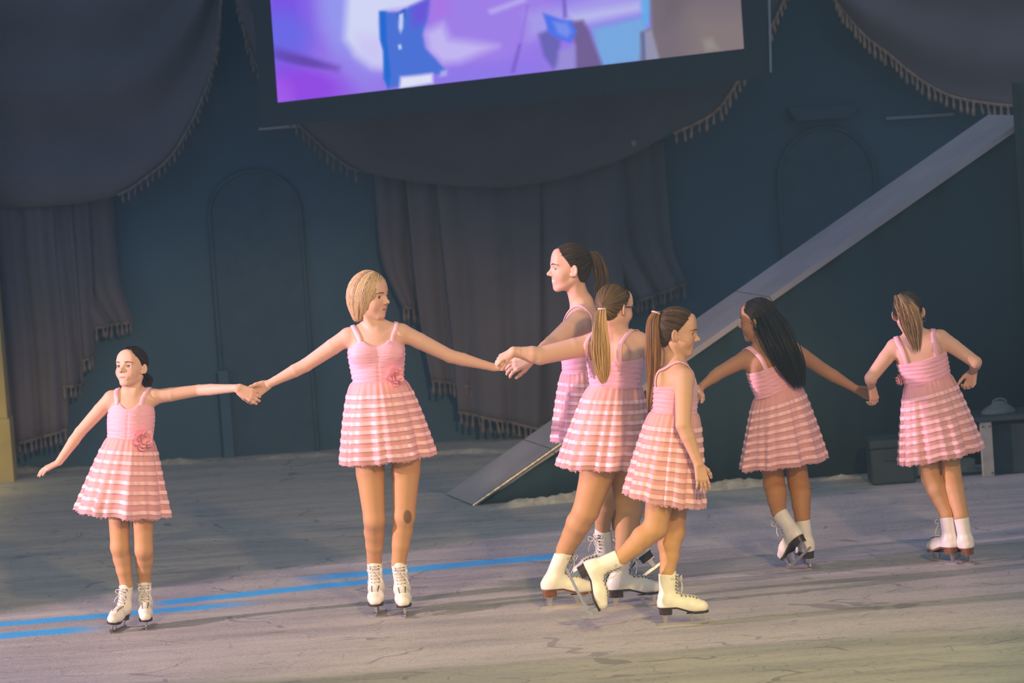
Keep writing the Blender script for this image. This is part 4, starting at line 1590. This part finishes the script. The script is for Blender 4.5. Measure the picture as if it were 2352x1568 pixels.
    Vs, Fs = tubes(hwld(P.reshape(-1, 3)).reshape(n, m, 3), rad * H, 4)
    tn = np.repeat(strand_tint(col, n, m, hs.get('var', 0.25), r).reshape(-1, 3), 4, axis=0)
    so = link('hair_strands', np_mesh('hair_strands', Vs - org, Fs, M['hair'], tint=tn), cap_o)
    if 'tail' in hs:
        tp = np.array([J(q[:3]) for q in hs['tail']])
        wd = np.array([q[3] for q in hs['tail']]) / S
        nt, mt = int(hs.get('nt', 170) * 1.8), 18
        C = catmull(tp, mt)
        W = np.interp(np.linspace(0, 1, mt), np.linspace(0, 1, len(wd)), wd)
        ca = r.uniform(0, 2 * math.pi, nt)
        cr = np.sqrt(r.uniform(0, 1, nt))
        off = np.stack([np.cos(ca) * cr, np.sin(ca) * cr * hs.get('depth', 0.6), np.zeros(nt)], axis=1)
        wob = r.normal(0, 0.10, (nt, 1, 3)) * np.sin(np.linspace(0, 1, mt) * r.uniform(2, 6, (nt, 1)) + r.uniform(0, 6, (nt, 1)))[..., None]
        Pt = C[None] + W[None, :, None] * (off[:, None] + wob)
        endl = r.uniform(0.80, 1.0, nt)
        tt = np.linspace(0, 1, mt)
        # shorten strands individually
        Ps = np.empty_like(Pt)
        for i in range(nt):
            q = tt * endl[i]
            for a in range(3):
                Ps[i, :, a] = np.interp(q, tt, Pt[i, :, a])
        rd = 0.72 * hs.get('rt', 0.0034) * (0.55 + 0.45 * np.sin(np.clip(tt * 1.25 + 0.15, 0, 1) * math.pi))[None] * r.uniform(0.7, 1.2, (nt, 1))
        rd[:, -1] = 0.0003
        Vt, Ft = tubes(Ps, rd, 5)
        tc = np.array(hs.get('tailcol', hs['col']))
        tn = np.repeat(strand_tint(tc, nt, mt, hs.get('var', 0.25) * 1.2, r).reshape(-1, 3), 5, axis=0)
        Vc, Fcx = tubes(C[None, :mt - 3], (W * 0.62)[None, :mt - 3] * np.minimum(1, np.linspace(1.2, 0.35, mt - 3))[None], 10)
        Vt2, Ft2 = np.concatenate([Vt, Vc]), np.concatenate([Ft, Fcx + len(Vt)])
        tn = np.concatenate([tn, np.repeat(tc[None] * 0.55, len(Vc), axis=0)])
        obj(hs.get('tailname', 'ponytail'), Vt2, Ft2, M['hair'], root, org, tint=tn)
        if hs.get('band', True):
            a = unit(C[1] - C[0])
            e1 = unit(np.cross(a, (0, 1, 0.2)))
            e2 = np.cross(a, e1)
            rr = max(0.011, W[0] * 1.05)
            ring = np.array([[C[0] + a * 0.006 + rr * (math.cos(q) * e1 + math.sin(q) * e2) for q in np.linspace(0, 2 * math.pi, 21)]])
            Vb, Fb = tubes(ring, np.full((1, 21), 0.0045), 6)
            obj('hair_tie', Vb, Fb, M['band'], root, org)
    if cfg.get('bun'):
        bc, br = cfg['bun']
        bw = hwld(bc)
        Pb = []
        for i in range(60):
            a = unit(r.normal(0, 1, 3))
            b = unit(np.cross(a, r.normal(0, 1, 3)))
            Pb.append([bw + br * H * r.uniform(0.85, 1.05) * (math.cos(q) * a + math.sin(q) * b) for q in np.linspace(0, 4.2, 16)])
        Vb, Fb = tubes(Pb, np.full((60, 16), 0.028 * H), 5)
        Vc, Fcx, _ = nets([ell(bw, (br * H * 0.95,) * 3)], 0.006)
        Vb2, Fb2 = np.concatenate([Vb, Vc]), np.concatenate([Fb, Fcx + len(Vb)])
        obj('hair_bun', Vb2, Fb2, M['hair'], root, org, tint=np.repeat(col[None], len(Vb2), axis=0))
    if cfg.get('glasses'):
        pts = [(s * x, y, z) for s, x, y, z in ((1, 0.37, -0.06, 0.52), (1, 0.36, 0.10, 0.525), (1, 0.30, 0.30, 0.53))]
        paths = [catmull([np.array(p) for p in pts], 12), catmull([np.array(p) * np.array([-1, 1, 1]) for p in pts], 12)]
        for s in (-1, 1):
            paths.append(np.array([(s * 0.155 + 0.115 * math.cos(q), 0.345 - 0.02 * math.cos(q) * s, 0.49 + 0.075 * math.sin(q)) for q in np.linspace(0, 2 * math.pi, 12)]))
        paths.append(catmull([np.array((-0.045, 0.37, 0.515)), np.array((0, 0.395, 0.525)), np.array((0.045, 0.37, 0.515))], 12))
        Vg, Fg = tubes(hwld(np.array(paths).reshape(-1, 3)).reshape(5, 12, 3), np.full((5, 12), 0.0026), 6)
        obj('glasses', Vg, Fg, M['glasses'], root, org)
    if cfg.get('earring'):
        q0 = hwld((cfg['earring'] * 0.37, -0.05, 0.33))
        ring = np.array([[q0 + np.array([0.010 * math.cos(q), 0.0, -0.010 + 0.010 * math.sin(q)]) for q in np.linspace(0, 2 * math.pi, 15)]])
        Vb, Fb = tubes(ring, np.full((1, 15), 0.0016), 5)
        obj('earring', Vb, Fb, M['hook'], root, org)

    # ---- bodice: a lofted shell snapped onto the trunk, thickness folded in at the edges
    nth, nr_ = 96, 22
    th = np.linspace(0, 2 * math.pi, nth, endpoint=False)          # 0 = front, rising towards the person's right
    ang = np.degrees(np.where(th > math.pi, th - 2 * math.pi, th))
    ft, fs, sd, bk = cfg.get('neckline', (0.66, 0.80, 0.60, 0.52))
    aa = np.abs(ang)
    stop = np.interp(aa, [0, 14, 28, 40, 52, 72, 92, 125, 150, 180], [ft, ft + 0.012, ft + 0.5 * (fs - ft), fs, fs, sd + 0.03, sd, (sd + bk) / 2, bk + 0.02, bk])
    dirs = np.cos(th)[:, None] * F + np.sin(th)[:, None] * Rt
    rings = []
    wrk = np.random.default_rng(cfg['seed'] + 50)
    phs = wrk.uniform(0, 6, 8)

    def shell(s_arr, off):
        c = Wst[None] + U[None] * (s_arr * L)[:, None]
        P = c + dirs * (cw * 1.9)
        for _ in range(28):
            P = P - dirs * np.clip(sdf_at(trunk, P) - off, -0.02, 0.2)[:, None] * 0.9
        return P
    s_low = -0.075
    for j in range(nr_):
        f = j / (nr_ - 1)
        s_arr = s_low + (stop - s_low) * f
        P = shell(s_arr, 0.007)
        ruch = 0.0022 * np.sin(s_arr * 62 + 2.2 * np.sin(th * 2 + phs[0]) + phs[1]) + 0.0016 * np.sin(s_arr * 105 + 3 * np.sin(th * 3 + phs[2]))
        seam = np.exp(-(ang / 3.0) ** 2) * -0.003
        P = P + dirs * ((ruch + seam) * min(1, 3 * (1 - f) + 0.2))[:, None]
        rings.append(P)
    rings.append(shell(stop + 0.012, 0.005))
    rings.append(shell(stop + 0.010, 0.0015))
    rings.append(shell(stop - 0.03, 0.0008))
    Vb = np.concatenate(rings)
    obj('bodice', Vb, grid_faces(nth, len(rings), True)[:, ::-1].copy(), M['bodice'], root, org)
    # straps
    for s in (-1, 1):
        def edge_pt(deg):
            i = int(round((deg % 360) / 360 * nth)) % nth
            return rings[nr_ - 2][i]
        fa, ba = cfg.get('strap_angle', (36, 148))
        pf, pb = edge_pt(fa * s), edge_pt(ba * s)
        Sp = SL if (SL - Nk) @ (Rt * s) > 0 else SR
        tpp = Nk + (Sp - Nk) * cfg.get('strap_at', 0.55) + U * 0.06
        g1 = pf * 0.45 + tpp * 0.55 + F * cd * 0.45
        g2 = pb * 0.45 + tpp * 0.55 - F * cd * 0.70
        C = catmull([pf - U * 0.018, pf, g1, tpp, g2, pb, pb - U * 0.018], 34)
        C = snap(strap_prims, C, 0.0042, 8)
        lowf = np.clip(-((C - pf) @ U) / 0.01, 0, 1) * (np.arange(34) < 10) + np.clip(-((C - pb) @ U) / 0.01, 0, 1) * (np.arange(34) > 23)
        C = C + sdf_grad(strap_prims, C) * (lowf * -0.0040)[:, None]
        T = np.gradient(C, axis=0)
        T /= np.linalg.norm(T, axis=1, keepdims=True)
        G = sdf_grad(strap_prims, C)
        Wd = np.cross(T, G)
        Wd /= np.linalg.norm(Wd, axis=1, keepdims=True) + 1e-9
        hwid = cfg.get('strap_w', 0.011)
        Vst = np.concatenate([C + Wd * hwid - G * 0.0005, C + Wd * hwid * 0.9 + G * 0.0022, C - Wd * hwid * 0.9 + G * 0.0022, C - Wd * hwid - G * 0.0005])
        ns = len(C)
        Fst = np.array([[q * ns + i, q * ns + i + 1, ((q + 1) % 4) * ns + i + 1, ((q + 1) % 4) * ns + i] for q in range(4) for i in range(ns - 1)])
        obj('strap', Vst, Fst, M['strap'], root, org)

    # ---- skirt: lining, sheer tulle with gathered folds, satin ribbon rows
    sc = cfg['skirt']
    hl, hr = J(sc['l']), J(sc['r'])
    hc = (hl + hr) / 2 + np.array([0, sc.get('dy', 0.0), 0])
    A1 = (hr - hl) / 2
    w1 = np.linalg.norm(A1)
    A1 = A1 / w1
    Bd = unit(np.cross(A1, (0, 0, 1)))                 # away from or towards the camera, level
    ring0 = shell(np.full(nth, -0.035), 0.006)
    wc = ring0.mean(axis=0)
    A0 = A1 - U * (A1 @ U)
    A0 = A0 / np.linalg.norm(A0)
    B0 = np.cross(A0, U)
    B0 = B0 * np.sign(B0 @ Bd)
    w0 = np.abs((ring0 - wc) @ A0).max()
    d0 = np.abs((ring0 - wc) @ B0).max()
    d1 = sc.get('d1', 0.84) * w1
    ph = r.uniform(0, 6.28, 10)
    pw = sc.get('pow', 0.72)

    def sk_pt(T_, t, off=0.0, sc_=1.0, fold=1.0):
        T_, t = np.broadcast_arrays(T_, t)
        e = np.clip(t, 0, None) ** pw
        gat = 0.026 * np.sin(31 * T_ + ph[0] + np.sin(5 * T_)) * np.exp(-t * 2.6) * np.clip(t / 0.05, 0, 1)
        fo = (0.040 * np.sin(6 * T_ + ph[1] + 0.5 * t) + 0.046 * np.sin(10 * T_ + ph[2] - 0.6 * t) + 0.040 * np.sin(17 * T_ + ph[3] + 0.8 * np.sin(3 * T_)) + 0.020 * np.sin(27 * T_ + ph[4])) * np.clip(t, 0, 1) ** 0.75
        hem = 0.014 * np.sin(9 * T_ + ph[5]) * np.clip(t, 0, 1) ** 3
        rr = (1 + fold * (fo + gat))
        a = (w0 + (w1 * 0.985 - w0) * e) * rr * sc_ + off
        b = (d0 + (d1 - d0) * e) * rr * sc_ + off
        tt = t + hem * 0.6
        c = wc[None] * (1 - tt)[..., None] + hc[None] * tt[..., None] if t.ndim == 1 else wc * (1 - tt)[..., None] + hc * tt[..., None]
        Aa = A0 * (1 - t)[..., None] + A1 * t[..., None]
        Ba = B0 * (1 - t)[..., None] + Bd * t[..., None]
        return c + Aa * (np.cos(T_) * a)[..., None] + Ba * (np.sin(T_) * b)[..., None]

    nsk = 192
    TT = np.linspace(0, 2 * math.pi, nsk, endpoint=False)

    def sk_mesh(t0, t1, rows, **kw):
        return np.concatenate([sk_pt(TT, np.full(nsk, t0 + (t1 - t0) * j / (rows - 1)), **kw) for j in range(rows)])
    sk = obj('skirt', sk_mesh(0.0, 1.0, 30), grid_faces(nsk, 30, True), M['tulle'], root, org)
    Vl = sk_mesh(0.0, 0.955, 22, sc_=0.90, fold=0.75)
    lo_ = link('lining', np_mesh('lining', Vl - org, grid_faces(nsk, 22, True), M['lining']), sk)
    # under-frill: ragged tulle hem below the lining
    Vf = []
    for j in range(5):
        t_ = 0.86 + 0.155 * j / 4
        P = sk_pt(TT, np.full(nsk, t_), sc_=0.93, fold=0.9)
        P = P + (P - P.mean(axis=0)) * np.array([1, 1, 0]) * (0.03 * np.sin(TT * 40 + ph[7]) * j / 4)[:, None]
        P[:, 2] += r.normal(0, 0.004, nsk) * (j == 4)
        Vf.append(P)
    link('hem_frill', np_mesh('hem_frill', np.concatenate(Vf) - org, grid_faces(nsk, 5, True), M['tulle']), sk)
    for q in range(sc.get('bands', 7)):
        tb = sc.get('b0', 0.16) + (0.90 - sc.get('b0', 0.16)) * q / (sc.get('bands', 7) - 1)
        bw = sc.get('bw', 0.046)
        Vr = np.concatenate([sk_pt(TT, np.full(nsk, tb + bw * f), off=o_) for f, o_ in ((0.0, 0.003), (0.5, 0.0032), (1.0, 0.003))])
        link('ribbon_band', np_mesh('ribbon_band', Vr - org, grid_faces(nsk, 3, True), M['satin']), sk)
    # ---- flower at the waist
    if 'flower' in cfg:
        fx, fy, T_f, fs_ = cfg['flower']
        p0 = sk_pt(np.array([T_f]), np.array([0.0]), off=0.020)[0]
        fc = at(fx, fy, p0[1])
        out = unit(A0 * math.cos(T_f) / w0 + B0 * math.sin(T_f) / d0)
        e1 = unit(np.cross(out, (0, 0, 1)))
        e2 = np.cross(e1, out)
        fl_root = None
        for lay, (npet, rad, tilt, off) in enumerate(((5, 1.12, 0.35, 0.0), (4, 0.80, 0.85, 0.006), (3, 0.46, 1.3, 0.010))):
            for k in range(npet):
                a0 = k * 2 * math.pi / npet + lay * 0.5 + r.uniform(-0.15, 0.15)
                V = []
                nu_, nv_ = 9, 7
                for j in range(nv_):
                    v = j / (nv_ - 1)
                    for i in range(nu_):
                        u = (i / (nu_ - 1) - 0.5)
                        wdt = 1.25 * math.sin(min(1.0, v * 0.85 + 0.15) * math.pi * 0.62) * (0.9 if v < 0.99 else 0.75)
                        a = a0 + u * wdt * 2 * math.pi / npet * 0.95
                        rr = fs_ * rad * v * (1 - 0.25 * (2 * u) ** 2)
                        hgt = fs_ * (rad * tilt * v ** 1.6 * 0.8 + 0.08 * math.sin(9 * u + k) * v) + off
                        V.append(fc + (e1 * math.cos(a) + e2 * math.sin(a)) * rr + out * hgt)
                if fl_root is None:
                    fl_root = obj('flower', V, grid_faces(nu_, nv_), M['flower'], root, org)
                else:
                    link('petal', np_mesh('petal', np.array(V) - org, grid_faces(nu_, nv_), M['flower']), fl_root)
    return root


FAIR = (0.72, 0.44, 0.33)
TAN = (0.56, 0.31, 0.155)
OUT = [
    dict(seed=11, label='smallest girl in pink dress at far left, dark hair pulled back, facing the camera',
         ground=(304, 1444), skate_size=0.80, yaw=-6, neck=(303, 906, 0.0), waist=(299, 1002, -0.01), pelvis=(296, 1060, 0.0),
         chest=(0.110, 0.082), waistr=(0.104, 0.078), hip=(0.12, 0.09), blades=False,
         sh=[(254, 915, 0.0), (357, 911, 0.0)], arm=(0.035, 0.0275, 0.0285, 0.0195), hand=0.80, neckr=0.040,
         arms=[((184, 992, 0.02), (136, 1060, 0.0), dict(d=(-0.92, -0.05, -0.38), n=(0.2, 0.25, -0.9), curl=(8, 14, 12), spread=7, thumb=-1, open=0.9)),
               ((458, 896, 0.0), (545, 891, 19.98), dict(d=(0.84, -0.02, -0.50), n=(0.10, 0.97, -0.15), curl=(16, 34, 30), spread=3, thumb=-1, open=0.25, s=1.15))],
         leg=(0.055, 0.045, 0.044, 0.031), knees=[(275, 1256, -0.03), (330, 1262, -0.04)], hips=[(272, 1080, 0.0), (324, 1080, 0.0)],
         skates=[dict(o=(270, 1448), toe=(-0.30, -0.95, 0), up=(0.20, 0, 1)), dict(o=(337, 1441), toe=(0.05, -1, -0.05), up=(0.02, 0, 1))],
         head=dict(c=(302, 843, 0.0), H=0.198, ypr=(-30, -12, 0), gaze=(-0.22, 1, 0.05)),
         skin=FAIR, tights=TAN, hair=dict(style='pony', col=(0.030, 0.021, 0.017), tie=(0, -0.50, 0.42), n=260, tail=[(326, 858, 0.10, 14), (336, 872, 0.11, 16), (340, 888, 0.10, 9)], depth=1.0, nt=80, band=False, var=0.3),
         neckline=(0.66, 0.83, 0.72, 0.58), strap_at=0.74, strap_angle=(44, 140), flower=(327, 1008, 1.05, 0.050),
         skirt=dict(l=(176, 1172, 0), r=(390, 1186, 0), wl=(242, 1006, 0), wr=(354, 1004, 0), pow=0.80, bands=7)),
    dict(seed=12, label='girl with short fair bob hair in pink dress, arms spread, looking right',
         ground=(900, 1411), skate_size=0.90, yaw=4, neck=(861, 752, 0.0), waist=(868, 868, 0.0), pelvis=(880, 945, 0.0),
         chest=(0.134, 0.092), waistr=(0.118, 0.088), hip=(0.145, 0.11), bust=0.034, blades=False,
         sh=[(797, 774, 0.0), (925, 764, 0.0)], arm=(0.0410, 0.0325, 0.0325, 0.0205), hand=0.92, neckr=0.043,
         arms=[((703, 838, 0.02), (617, 882, 20.06), dict(d=(-0.86, 0.06, -0.42), n=(-0.1, -0.97, -0.1), curl=(22, 40, 35), thumb=1, open=0.25)),
               ((1034, 818, 0.03), (1132, 843, 0.06), dict(d=(0.98, 0.14, 0.02), n=(0, -0.6, 0.6), curl=(12, 30, 25), thumb=-1, open=0.2, s=0.85))],
         leg=(0.069, 0.0525, 0.0500, 0.0355), knees=[(860, 1192, -0.04), (928, 1186, -0.04)], hips=[(842, 985, 0.0), (936, 980, 0.0)],
         skates=[dict(o=(867, 1410), toe=(-0.03, -1, 0)), dict(o=(931, 1413), toe=(0.03, -1, 0), up=(-0.05, 0, 1))],
         head=dict(c=(849, 680, 0.0), H=0.222, ypr=(62, 2, 0), gaze=(0.05, 1, -0.03)),
         skin=FAIR, tights=TAN, hair=dict(style='bob', col=(0.54, 0.38, 0.215), n=420, var=0.30),
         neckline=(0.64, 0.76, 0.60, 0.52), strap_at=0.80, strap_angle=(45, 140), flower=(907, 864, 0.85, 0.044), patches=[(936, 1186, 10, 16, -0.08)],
         skirt=dict(l=(778, 1066, 0), r=(1002, 1040, 0), wl=(809, 872, 0), wr=(932, 864, 0), pow=0.62, bands=8)),
    dict(seed=13, label='tallest girl with dark ponytail, smiling in profile to the left behind two others',
         ground=(1385, 1345), skate_size=0.96, yaw=-118, neck=(1338, 706, 0.02), waist=(1338, 845, 0.02), pelvis=(1345, 940, 0.02),
         chest=(0.132, 0.098), waistr=(0.112, 0.090), hip=(0.145, 0.12), bust=0.03, blades=True,
         sh=[(1326, 742, -0.12), (1352, 735, 0.14)], arm=(0.0530, 0.0420, 0.0380, 0.0235), hand=1.0, neckr=0.050,
         arms=[((1268, 790, -0.30), (1222, 823, 19.92), dict(d=(-0.93, -0.10, -0.26), n=(-0.15, 0.80, -0.55), curl=(14, 36, 24), spread=6, thumb=1, open=0.3, s=1.02)),
               ((1362, 830, 0.25), (1372, 910, 0.20), dict(d=(0.1, 0.1, -1), n=(-1, 0, 0), curl=(15, 18, 15)))],
         leg=(0.074, 0.058, 0.052, 0.037), knees=[(1390, 1130, -0.05), (1425, 1115, 0.05)], hips=[(1345, 985, -0.05), (1352, 985, 0.07)],
         skates=[dict(o=(1368, 1343), toe=(-0.80, -0.55, 0)), dict(o=(1472, 1330, 0.05), toe=(-0.84, -0.2, -0.50), up=(-0.42, 0.1, 0.9), g=False)],
         head=dict(c=(1308, 615, 0.0), H=0.234, ypr=(-80, -4, 0), smile=True, gaze=(0, 1, 0)),
         skin=FAIR, tights=TAN, hair=dict(style='pony', col=(0.042, 0.030, 0.021), tie=(0, -0.52, 0.80), n=320, tail=[(1360, 578, 0.02, 9), (1375, 600, 0.02, 15), (1383, 640, 0.02, 18), (1378, 690, 0.0, 10)], tailcol=(0.10, 0.065, 0.045), nt=150, band=False, depth=0.8, var=0.35),
         neckline=(0.62, 0.72, 0.52, 0.50), strap_at=0.62, strap_angle=(42, 140), strap_w=0.011,
         skirt=dict(l=(1271, 1012, 0), r=(1440, 1012, 0), wl=(1287, 850, 0), wr=(1392, 850, 0), pow=0.75, bands=7, d0=1.0, d1=1.1)),
    dict(seed=14, label='girl seen from behind with golden ponytail and glasses, arm stretched left',
         ground=(1380, 1396), skate_size=0.98, yaw=148, neck=(1413, 768, 0.0), waist=(1413, 880, 0.0), pelvis=(1410, 960, 0.0),
         chest=(0.138, 0.102), waistr=(0.124, 0.098), hip=(0.155, 0.125), blades=True,
         sh=[(1360, 790, -0.02), (1468, 787, 0.0)], arm=(0.0500, 0.0430, 0.0420, 0.0250), hand=0.95, neckr=0.050,
         arms=[((1240, 817, -0.10), (1180, 807, -0.13), dict(d=(-0.86, 0.05, -0.42), n=(-0.30, 0.35, -0.88), curl=(22, 55, 45), spread=1, thumb=1, open=0.12, s=0.92)),
               ((1530, 838, 0.22), (1574, 878, 20.40), dict(d=(0.8, 0.1, -0.5), n=(0, 0.3, -0.9), curl=(25, 30, 25), thumb=-1, open=0.5))],
         leg=(0.082, 0.063, 0.060, 0.044), knees=[(1346, 1172, 0.0), (1446, 1172, 0.06)], hips=[(1395, 1010, -0.03), (1432, 1000, 0.06)],
         skates=[dict(o=(1307, 1393), toe=(0.97, 0.15, 0), brown=1, flex=0.45), dict(o=(1459, 1394), toe=(0.98, 0.15, 0), flex=0.22)],
         head=dict(c=(1412, 706, 0.0), H=0.216, ypr=(128, 8, 0)), glasses=True,
         skin=FAIR, tights=TAN, hair=dict(style='pony', col=(0.13, 0.085, 0.04), tie=(-0.12, -0.52, 0.52), n=300, tail=[(1383, 708, -0.13, 8), (1379, 745, -0.15, 15), (1381, 800, -0.16, 21), (1384, 850, -0.16, 17), (1387, 882, -0.15, 6)], tailcol=(0.56, 0.36, 0.15), nt=190, rt=0.0036, var=0.3),
         neckline=(0.66, 0.78, 0.52, 0.46), strap_at=0.78, strap_angle=(44, 140),
         skirt=dict(l=(1279, 1070, 0), r=(1494, 1072, 0), wl=(1352, 882, 0), wr=(1470, 880, 0), pow=0.70, bands=7)),
    dict(seed=15, label='girl in profile striding right in front, long brown ponytail, near arm hanging down',
         ground=(1570, 1436), skate_size=0.90, yaw=88, neck=(1552, 836, 0.0), waist=(1549, 940, 0.0), pelvis=(1542, 1010, 0.0),
         chest=(0.128, 0.094), waistr=(0.108, 0.098), hip=(0.13, 0.115), blades=True, bust=0.016,
         sh=[(1572, 868, -0.125), (1548, 862, 0.13)], arm=(0.0430, 0.0350, 0.0340, 0.0225), hand=0.88, neckr=0.044,
         arms=[((1569, 975, -0.20), (1604, 1064, -0.20), dict(d=(0.16, -0.02, -0.98), n=(-0.35, 0.94, 0), curl=(8, 14, 12), spread=7, thumb=1, open=0.75)),
               ((1560, 960, 0.20), (1580, 1040, 0.18), dict(d=(0.2, 0, -1), n=(-0.3, -0.9, 0), curl=(12, 16, 14), thumb=-1))],
         leg=(0.068, 0.055, 0.053, 0.036), knees=[(1545, 1222, 0.05), (1506, 1212, -0.06)], hips=[(1552, 1050, 0.06), (1530, 1050, -0.06)],
         skates=[dict(o=(1572, 1434), toe=(0.99, -0.12, 0), up=(-0.14, 0, 1)), dict(o=(1326, 1364, -0.08), toe=(0.38, -0.12, -0.92), up=(0.90, 0.0, 0.36), g=False)],
         head=dict(c=(1556, 762, 0.0), H=0.220, ypr=(84, 8, 0), gaze=(0, 1, -0.1)),
         skin=(0.68, 0.40, 0.27), tights=TAN, hair=dict(style='pony', col=(0.085, 0.055, 0.030), tie=(0, -0.53, 0.72), n=320, tail=[(1508, 716, -0.01, 9), (1501, 740, -0.02, 15), (1501, 810, -0.03, 18), (1499, 870, -0.03, 14), (1489, 944, -0.03, 5)], tailcol=(0.27, 0.135, 0.065), nt=170, var=0.4, rt=0.0034, depth=0.8),
         neckline=(0.66, 0.76, 0.56, 0.48), strap_at=0.66, strap_angle=(42, 140), strap_w=0.010,
         skirt=dict(l=(1432, 1132, 0), r=(1614, 1166, 0), wl=(1497, 944, 0), wr=(1600, 942, 0), pow=0.62, bands=8, d0=1.08, d1=1.0)),
    dict(seed=16, label='girl with long loose black hair seen from behind, one skate lifted behind her',
         ground=(1850, 1301), skate_size=0.90, yaw=-152, neck=(1752, 800, 0.0), waist=(1783, 892, 0.0), pelvis=(1790, 965, 0.0),
         chest=(0.122, 0.090), waistr=(0.114, 0.090), hip=(0.135, 0.11), blades=True,
         sh=[(1708, 826, -0.03), (1818, 800, 0.03)], arm=(0.0395, 0.0320, 0.0320, 0.0205), hand=0.90, neckr=0.045,
         arms=[((1652, 856, -0.06), (1616, 884, 20.62), dict(d=(-0.8, 0, -0.5), n=(0, 0.3, -0.9), curl=(25, 30, 25), thumb=1, open=0.5)),
               ((1893, 850, 0.10), (1966, 893, 0.10), dict(d=(0.86, 0.0, -0.48), n=(0.1, -0.9, 0.2), curl=(22, 36, 30), thumb=-1, open=0.25, s=0.85))],
         leg=(0.058, 0.053, 0.052, 0.039), knees=[(1778, 1112, 0.02), (1835, 1112, 0.04)], hips=[(1768, 1000, 0.0), (1815, 995, 0.02)],
         skates=[dict(o=(1836, 1285, -0.13), toe=(-0.42, 0.72, -0.50), up=(-0.42, 0.30, 0.85), g=False), dict(o=(1853, 1300), toe=(-0.15, 0.98, 0), up=(-0.08, 0, 1))],
         head=dict(c=(1741, 735, 0.0), H=0.215, ypr=(-112, 0, 2)),
         skin=(0.42, 0.22, 0.135), tights=(0.46, 0.22, 0.09), hair=dict(style='loose', col=(0.018, 0.015, 0.016), tie=(-0.05, -0.47, 0.30), n=300, tailname='long_hair', tail=[(1750, 708, 0.0, 22), (1770, 740, -0.08, 36), (1794, 790, -0.13, 38), (1815, 840, -0.13, 34), (1838, 894, -0.12, 13)], nt=320, rt=0.0036, band=False, depth=0.7, var=0.35),
         neckline=(0.66, 0.78, 0.56, 0.54), strap_at=0.72, strap_angle=(44, 142), strap_w=0.013,
         skirt=dict(l=(1700, 1078, 0), r=(1899, 1052, 0), wl=(1722, 888, 0), wr=(1841, 896, 0), pow=0.70, bands=8)),
    dict(seed=17, label='girl seen from behind at far right, light brown ponytail, right hand curled',
         ground=(2185, 1291), skate_size=0.86, yaw=174, neck=(2103, 774, 0.0), waist=(2129, 868, 0.0), pelvis=(2146, 935, 0.0),
         chest=(0.122, 0.088), waistr=(0.112, 0.086), hip=(0.13, 0.105), blades=True,
         sh=[(2053, 798, 0.0), (2162, 776, 0.0)], arm=(0.0390, 0.0305, 0.0305, 0.0200), hand=0.86, neckr=0.042,
         arms=[((2000, 868, -0.02), (2001, 884, 0.10), dict(d=(0.16, 0.10, -0.97), n=(-0.6, 0.7, -0.1), curl=(26, 46, 36), thumb=1, open=0.25)),
               ((2241, 832, -0.04), (2236, 850, 0.07), dict(d=(-0.28, 0.10, -0.95), n=(-0.55, -0.82, 0), curl=(42, 50, 40), spread=2, thumb=1, open=0.45))],
         leg=(0.054, 0.047, 0.0475, 0.036), knees=[(2138, 1098, 0.02), (2186, 1092, 0.02)], hips=[(2122, 970, 0.0), (2172, 965, 0.0)],
         skates=[dict(o=(2166, 1291), toe=(-0.50, 0.87, 0), up=(0, 0, 1), brown=1), dict(o=(2212, 1291), toe=(-0.34, 0.94, 0), up=(-0.10, 0, 1), brown=1)],
         head=dict(c=(2086, 718, 0.02), H=0.200, ypr=(176, 22, 4)), earring=-1,
         skin=FAIR, tights=(0.60, 0.34, 0.17), hair=dict(style='pony', col=(0.050, 0.036, 0.028), tie=(0.10, -0.50, 0.74), n=300, tail=[(2066, 680, -0.09, 13), (2082, 704, -0.14, 26), (2096, 750, -0.15, 26), (2107, 810, -0.12, 9)], tailcol=(0.36, 0.235, 0.13), nt=170, rt=0.0034, var=0.35, band=False),
         neckline=(0.66, 0.78, 0.50, 0.46), strap_at=0.80, strap_angle=(44, 138), strap_w=0.013, flower=(2070, 872, 3.0, 0.030),
         skirt=dict(l=(2063, 1068, 0), r=(2259, 1026, 0), wl=(2070, 878, 0), wr=(2188, 858, 0), pow=0.75, bands=8)),
]
for cfg_ in OUT:
    person(cfg_)
